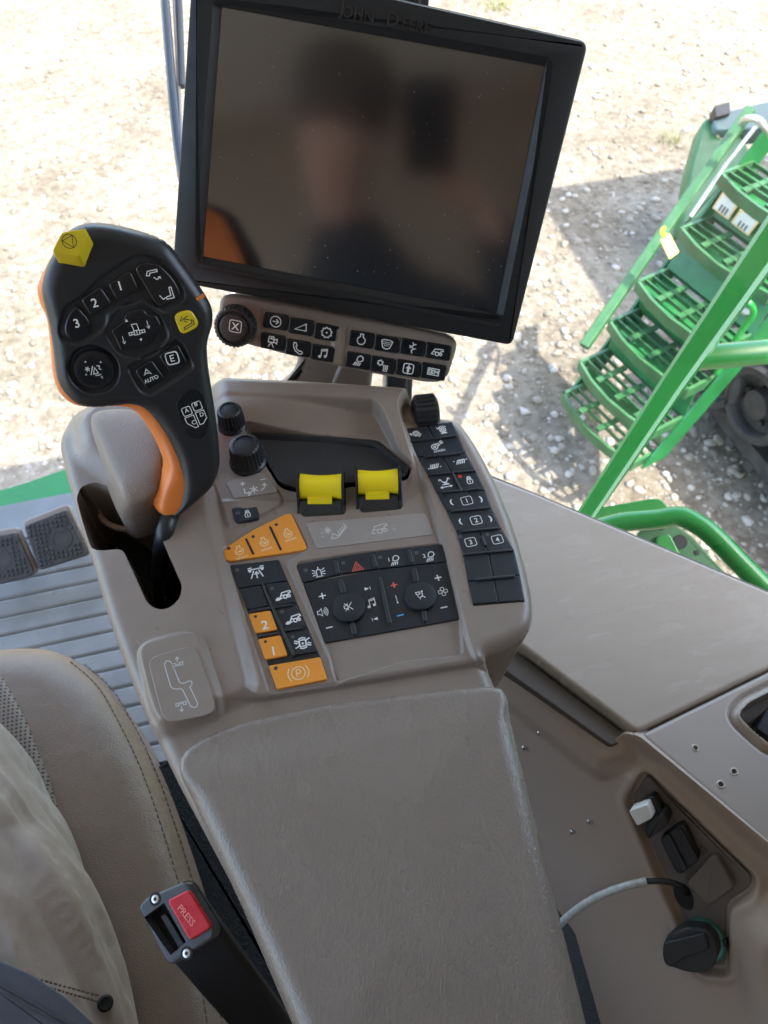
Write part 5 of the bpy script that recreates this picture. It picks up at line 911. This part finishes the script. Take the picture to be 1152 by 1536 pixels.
for k, (a, b, z) in enumerate(rows):
    o = a.copy(); st = mesh('ladder_step', *[x for x in [None, None]][:0] or loft([np.array([o + wd * x + bk_ * y + Z3 * zz for x, y in ((0, .0), (SWID * .25, -.035), (SWID * .5, -.047), (SWID * .75, -.035), (SWID, 0), (SWID, .012), (SWID * .75, -.021), (SWID * .5, -.033), (SWID * .25, -.021), (0, .012))]) for zz in (-.055, 0)]), m_lgreen, LR, 40)
    mb = MB()
    for x in (.008, SWID - .008): mb.add(*box(o + wd * x + bk_ * DEP / 2 - Z3 * .027, .014, DEP, .054, wd, bk_))
    for y in (.045, .09, .135, DEP): mb.add(*box(o + wd * SWID / 2 + bk_ * y - Z3 * .014, SWID - .03, .006, .02, wd, bk_))
    for x in (.14, .27, .40): mb.add(*box(o + wd * x + bk_ * (DEP / 2 - .01) - Z3 * .012, .026, DEP - .02, .012, wd, bk_))
    if k > 1: V, F = box(o + wd * SWID / 2 + bk_ * DEP / 2 - Z3 * .05, SWID - .02, DEP - .02, .006, wd, bk_); mesh('step_tray', V, F, m_dgreen, st, 20)
    mb.build('step_grating', m_lgreen, st, smooth=20)
    if k:
        p0 = rows[k - 1][0] + bk_ * (DEP - .01); p1 = o + bk_ * .06; V = [p0, p0 + wd * SWID, p1 + wd * SWID - Z3 * .05, p1 - Z3 * .05]; V2 = [v + bk_ * .006 for v in V]
        mesh('ladder_riser', V + V2, [[0, 1, 2, 3], [7, 6, 5, 4], [0, 4, 5, 1], [1, 5, 6, 2], [2, 6, 7, 3], [3, 7, 4, 0]], m_dgreen, LR, 20)
a0, a1 = rows[0][0], rows[-1][0]
for sgn, lab in ((-.012, None), (SWID + .012, None)):
    q = [a0 + wd * sgn + bk_ * .06 - Z3 * .06, a0 + wd * sgn + bk_ * .2 - Z3 * .06, a1 + wd * sgn + bk_ * .42 + Z3 * .2, a1 + wd * sgn + bk_ * .26 + Z3 * .2]
    V = [p + wd * e for e in (-.006, .006) for p in q]; mesh('ladder_side', V, [[0, 1, 2, 3], [7, 6, 5, 4], [0, 4, 5, 1], [1, 5, 6, 2], [2, 6, 7, 3], [3, 7, 4, 0]], m_dgreen, LR, 20)
rl = thing('ladder_rail', at_z(880, 515, 1.0), 'flat green rail running along the outer side of the boarding ladder', 'rail')
mesh('rail_bar', *tube([at_z(876, 520, .92), at_z(960, 398, 1.12), at_z(1125, 165, 1.5)], .026, square=True), m_lgreen, rl, 30)
mesh('rail_edge', *tube([at_z(1036, 325, 1.2), at_z(1090, 245, 1.36), at_z(1134, 190, 1.5)], .009, 10), m_alu, rl, 60)
mesh('grab_handle', *tube([at_z(1112, 186, 1.5), at_z(1120, 178, 1.56), at_z(1140, 182, 1.58), at_z(1165, 215, 1.5)], .014, 12, 6), m_steel, rl, 60)
tg = thing('warning_tag', at_d(1003, 368, 3.2), 'yellow and white warning tag hanging from the ladder rail', 'tag')
TF = Frame(at_d(1003, 368, 3.0), nrm(-FW), RT)
pslab('tag_plate', TF, [(990, 359), (1004, 349), (1019, 378), (1004, 389)], -.003, 0, M('faded_yellow', (.42, .30, .01), .5), tg, r=.005, bev=.001); pslab('tag_paper', TF, [(993, 361), (1004, 354), (1014, 377), (1004, 383)], 0, .0015, M('faded_paper', (.32, .31, .29), .7), tg, r=.003, bev=.0005); mesh('tag_tie', *tube([at_d(997, 355, 2.99), at_d(993, 348, 3.0), at_d(996, 342, 3.01)], .008, 8, 4), m_yrock, tg, 60)
CM = thing('combine_harvester', at_z(1150, 500, 0), 'neighbouring green harvester on rubber tracks standing beside the window', 'combine harvester')
NF = Frame(at_d(1070, 230, 4.6), nrm(-FW * .8 + Z3 * .25), RT)
pslab('fender_panel', NF, [(1056, 178), (1098, 168), (1130, 240), (1096, 300), (1022, 345), (1036, 250)], -.15, 0, m_dgreen, CM, r=.03, bev=.015)
bxp = pslab('tool_box', NF, [(1070, 172), (1150, 152), (1200, 150), (1200, 190), (1074, 196)], -.1, .05, M('grey_green_box', (.10, .16, .15), .45, var=.2, vscale=5), CM, r=.02, bev=.01); pslab('box_latch', NF, [(1072, 158), (1095, 152), (1096, 170), (1074, 176)], .0, .08, m_black, CM, r=.006, bev=.004)
dec = pslab('warning_decal', NF, [(1074, 203), (1080, 193), (1094, 196), (1088, 212)], .0, .003, m_oprint, CM, r=.004, bev=.001); pslab('decal_picture', NF, [(1078, 205), (1082, 199), (1090, 201), (1086, 209)], .003, .005, m_ink, dec, r=.002, bev=.001)
# pale warning decals on the upper riser
RFm = rows[5][0] * .45 + (rows[4][0] + bk_ * DEP) * .55; RF = Frame(RFm - bk_ * .01, nrm(np.cross(wd, (rows[5][0] - Z3 * .05) - (rows[4][0] + bk_ * DEP))), wd)
if np.dot(RF.n, CAMP - RFm) < 0: RF = Frame(RF.o, -RF.n, wd)
for q in ([(1068, 312), (1084, 288), (1108, 305), (1092, 330)], [(1096, 334), (1110, 314), (1140, 330), (1122, 354)]):
    d_ = pslab('riser_decal', RF, q, .008, .012, m_oprint, LR, r=.004, bev=.001); c = np.mean(q, 0); pslab('decal_sheet', RF, [tuple(c + (np.array(p) - c) * .82) for p in q], .012, .014, m_whitep, d_, r=.003, bev=.001)
    for t_ in (.30, .52, .74): a_, b_ = [np.array(q[k]) * (1 - .12) + c * .12 for k in (0, 1)], [np.array(q[k]) * (1 - .12) + c * .12 for k in (3, 2)]; p0_ = a_[0] * (1 - .06) + b_[0] * .06 + (b_[0] - a_[0]) * t_ * .9; p1_ = p0_ + (a_[1] - a_[0]) * .42; ridge(RF, tuple(p0_ + (a_[1] - a_[0]) * .06), tuple(p1_), 2.2, .013, .015, m_led, d_, 'decal_line')
    0 and pslab('decal_text', RF, [tuple(c + (np.array(p) - c) * .7 + [-3, 4]) for p in q][:1] + [tuple((c + (np.array(q[1]) - c) * .1) + [-6, -6]), tuple((c + (np.array(q[2]) - c) * .45) + [-4, 6]), tuple(c + (np.array(q[3]) - c) * .75)], .014, .0155, m_led, d_, r=.002, bev=.001)
# tracks
def on_g(u, v, z): return at_z(u, v, z)
tA, tB = at_z(1010, 560, .12), at_z(1152, 735, .12); td = nrm((tB - tA) * [1, 1, 0]); tn = np.cross(td, Z3); tn = tn if np.dot(tn, CAMP - tA) > 0 else -tn
c0 = tA + td * .35
tw_ = .6; Lr = 3.4; Hr = .62; prof_ = rnd([(-.4, .04), (0, .0), (Lr, .0), (Lr + .4, .3), (Lr, Hr), (.3, Hr), (-.3, .3)], .3, 6)
Vt = [[c0 + td * x + Z3 * (z + .02) - tn * y for x, z in prof_] for y in (0, tw_)]
inn = inset(ccw(prof_), .09); outp = ccw(prof_)
R_ = [np.array([c0 + td * x + Z3 * (z + .02) - tn * y for x, z in q]) for q, y in ((inn, .0), (outp, .0), (outp, tw_), (inn, tw_), (inn, 0))]
mesh('track_belt', *loft(R_, False, False), m_rubber, CM, 30)
mb = MB(); per_l = np.concatenate([[0], np.cumsum(np.linalg.norm(np.roll(outp, -1, 0) - outp, axis=1))]); op = np.concatenate([outp, outp[:1]])
for s in np.arange(0, per_l[-1], .16):
    p = np.array([np.interp(s, per_l, op[:, k]) for k in (0, 1)]); q = np.array([np.interp(s + .03, per_l, op[:, k]) for k in (0, 1)]); t = nrm(q - p); nrm2 = np.array([t[1], -t[0]]); c = c0 + td * p[0] + Z3 * (p[1] + .02) + (td * nrm2[0] + Z3 * nrm2[1]) * .02 - tn * tw_ / 2
    mb.add(*box(c, .06, tw_ + .01, .05, td * t[0] + Z3 * t[1], tn, td * nrm2[0] + Z3 * nrm2[1]))
mb.build('track_tread', m_rubber, CM, smooth=20)
for u, v, r in ((1132, 608, .20), (1070, 560, .19), (1230, 690, .2)):
    rr3 = ray(u, v); t = np.dot(c0 + tn * .02 - CAMP, tn) / np.dot(rr3, tn); o = CAMP + rr3 * t
    w_ = mesh('track_roller', *lathe(o - tn * .3, tn, [(r, 0), (r * 1.02, .02), (r * 1.02, .3), (r * .95, .32), (r * .78, .32), (r * .74, .26), (r * .4, .24), (r * .36, .30), (r * .1, .31)], 40), m_wheel, CM, 30)
    for k in range(6): a = k * math.pi / 3; mesh('roller_bolt', *lathe(o + td * .27 * r * math.cos(a) * 2 * .95 + Z3 * .27 * r * math.sin(a) * 2 * .95 - tn * .05, tn, [(.016, 0), (.016, .02), (.006, .024)], 8), m_wheel, w_, 30)
V, F = box(c0 + td * 1.6 - tn * .35 + Z3 * .36, 3.0, .3, .4, td, tn); mesh('track_frame', V, F, m_dgreen, CM, 20)
V, F = box([5.2, 1.2, 2.4], 2.6, 4.4, 2.0); mesh('harvester_body', V, F, m_green, CM, 20)
V, F = box([4.15, 1.6, 1.2], 2.2, 3.4, .45); mesh('platform_base', V, F, m_dgreen, CM, 20)
hb_ = at_z(1090, 470, .95); mesh('hydraulic_hose', *tube([at_z(1075, 560, .8), at_z(1110, 500, 1.0), at_z(1130, 470, 1.1), at_z(1118, 452, 1.15), at_z(1100, 470, 1.0)], .014, 10, 6), m_green, CM, 60)
mesh('lift_link', *tube([at_z(1105, 450, 1.0), at_z(1118, 468, .98), at_z(1132, 462, 1.0)], .02, 10, 4), m_alu, CM, 60)
# ================================================================== ground
m_g, n_, out_ = nt('crushed_stone_ground'); p_ = n_.nodes.new('ShaderNodeBsdfPrincipled'); lk(n_, p_.outputs[0], out_.inputs[0]); p_.inputs['Roughness'].default_value = .9; p_.inputs['Specular IOR Level'].default_value = .2
tc_ = n_.nodes.new('ShaderNodeTexCoord')
def noi(sc, det=8, ro=.6):
    t = n_.nodes.new('ShaderNodeTexNoise'); t.inputs['Scale'].default_value = sc; t.inputs['Detail'].default_value = det; t.inputs['Roughness'].default_value = ro; lk(n_, tc_.outputs['Object'], t.inputs['Vector']); return t
def ramp(src, stops):
    r = n_.nodes.new('ShaderNodeValToRGB'); e = r.color_ramp.elements
    while len(e) < len(stops): e.new(.5)
    for x, (p, c) in zip(e, stops): x.position = p; x.color = (*c, 1)
    lk(n_, src, r.inputs[0]); return r
r1 = ramp(noi(1.3).outputs[0], [(.3, (.148, .124, .09)), (.5, (.205, .179, .139)), (.7, (.255, .232, .19))])
r2 = ramp(noi(13, 8, .75).outputs[0], [(.32, (.45, .42, .36)), (.5, (.85, .84, .82)), (.68, (1.0, 1.0, 1.0))])
vo = n_.nodes.new('ShaderNodeTexVoronoi'); vo.inputs['Scale'].default_value = 22; lk(n_, tc_.outputs['Object'], vo.inputs['Vector']); r3 = ramp(vo.outputs['Color'], [(.2, (.72, .70, .68)), (.6, (1, 1, 1)), (.95, (1.1, 1.12, 1.15))])
mm = n_.nodes.new('ShaderNodeMixRGB'); mm.blend_type = 'MULTIPLY'; mm.inputs[0].default_value = 1; lk(n_, r1.outputs[0], mm.inputs[1]); lk(n_, r2.outputs[0], mm.inputs[2])
m3_ = n_.nodes.new('ShaderNodeMixRGB'); m3_.blend_type = 'MULTIPLY'; m3_.inputs[0].default_value = .8; lk(n_, mm.outputs[0], m3_.inputs[1]); lk(n_, r3.outputs[0], m3_.inputs[2]); lk(n_, m3_.outputs[0], p_.inputs['Base Color'])
b1 = n_.nodes.new('ShaderNodeBump'); b1.inputs['Distance'].default_value = .03; b1.inputs['Strength'].default_value = .6; lk(n_, noi(26, 6, .7).outputs[0], b1.inputs['Height'])
b2 = n_.nodes.new('ShaderNodeBump'); b2.inputs['Distance'].default_value = .012; b2.inputs['Strength'].default_value = .6; b2.invert = True; lk(n_, vo.outputs['Distance'], b2.inputs['Height']); lk(n_, b1.outputs[0], b2.inputs['Normal']); lk(n_, b2.outputs[0], p_.inputs['Normal'])
mesh('ground', [[-300, -300, 0], [300, -300, 0], [300, 300, 0], [-300, 300, 0]], [[0, 1, 2, 3]], m_g, None, 0, kind='structure')
m_st, n_, out_ = nt('loose_stone'); p_ = n_.nodes.new('ShaderNodeBsdfPrincipled'); lk(n_, p_.outputs[0], out_.inputs[0]); p_.inputs['Roughness'].default_value = .85
gi = n_.nodes.new('ShaderNodeNewGeometry'); r_ = n_.nodes.new('ShaderNodeValToRGB'); lk(n_, gi.outputs['Random Per Island'], r_.inputs[0]); e = r_.color_ramp.elements; e[0].color = (.12, .10, .075, 1); e[1].color = (.33, .305, .265, 1); x_ = e.new(.5); x_.color = (.22, .193, .152, 1); lk(n_, r_.outputs[0], p_.inputs['Base Color'])
bm_ = __import__('bmesh').new(); __import__('bmesh').ops.create_icosphere(bm_, subdivisions=1, radius=1); bv_ = np.array([v.co[:] for v in bm_.verts]); bf_ = np.array([[v.index for v in f.verts] for f in bm_.faces]); bm_.free()
N = 9000; U = rng.uniform(-60, 1210, N); Vv = rng.uniform(-60, 900, N)
VS, FS = [], []
for i in range(N):
    p = at_z(U[i], Vv[i], 0); s = .006 + .022 * rng.random() ** 3; q = bv_ * (1 + .3 * rng.standard_normal((len(bv_), 1)) * .6) * [s * (1 + .5 * rng.random()), s, s * .55]; a = rng.random() * 6.28
    q = q @ np.array([[math.cos(a), math.sin(a), 0], [-math.sin(a), math.cos(a), 0], [0, 0, 1]]) + p + [0, 0, s * .15]; VS.append(q); FS.append(bf_ + i * len(bv_))
mesh('gravel', np.concatenate(VS), np.concatenate(FS), m_st, None, 180, kind='stuff')
mb = MB()
for u0, v0, n0 in ((745, 12, 60), (1010, 215, 25), (880, 630, 20)):
    for k in range(n0):
        p = at_z(u0 + rng.normal(0, 14), v0 + rng.normal(0, 5), 0); d = np.array([rng.normal(0, .05), rng.normal(0, .05), .05 + .06 * rng.random()]); s = np.array([.004, 0, 0]); mb.add([p - s, p + s, p + d * .6 + s * .7, p + d], [[0, 1, 2, 3]])
mb.build('grass', M('dry_grass', (.16, .18, .05), .8), kind='stuff', smooth=0)
# ================================================================== light and camera
W = bpy.data.worlds.new('World'); SC.world = W; W.use_nodes = True; wn = W.node_tree; bg = wn.nodes['Background']; sk = wn.nodes.new('ShaderNodeTexSky'); sk.sky_type = 'NISHITA'; sk.sun_disc = False; sk.dust_density = 2.6; sk.air_density = 1.2
SUN = nrm([.42, -.30, .86]); sk.sun_elevation = math.asin(SUN[2]); sk.sun_rotation = math.atan2(SUN[0], SUN[1]); wn.links.new(sk.outputs[0], bg.inputs[0]); bg.inputs[1].default_value = .15
sl_ = bpy.data.lights.new('sun', 'SUN'); sl_.energy = 2.0; sl_.angle = math.radians(.5); sl_.color = (1, .95, .87); so2 = bpy.data.objects.new('sun', sl_); COL.objects.link(so2); so2.rotation_euler = Vector(SUN).to_track_quat('Z', 'Y').to_euler()
cam = bpy.data.cameras.new('camera'); co_ = bpy.data.objects.new('camera', cam); COL.objects.link(co_); SC.camera = co_; cam.sensor_fit = 'VERTICAL'; cam.sensor_height = 36; cam.lens = FOC * 36 / 1536; cam.clip_start = .01; cam.clip_end = 1500
from mathutils import Matrix
mw = Matrix.Identity(4)
for i in range(3): mw[i][0] = RT[i]; mw[i][1] = -DN[i]; mw[i][2] = -FW[i]; mw[i][3] = CAMP[i]
co_.matrix_world = mw
cam.dof.use_dof = True; cam.dof.focus_distance = .56; cam.dof.aperture_fstop = 13.0
vs = SC.view_settings; vs.view_transform = 'Standard'; vs.look = 'None'; vs.exposure = EXPO; vs.gamma = 1; vs.use_curve_mapping = False
SC.render.engine = 'CYCLES'; SC.cycles.use_denoising = True; SC.cycles.max_bounces = 10; SC.cycles.diffuse_bounces = 6; SC.cycles.transparent_max_bounces = 16
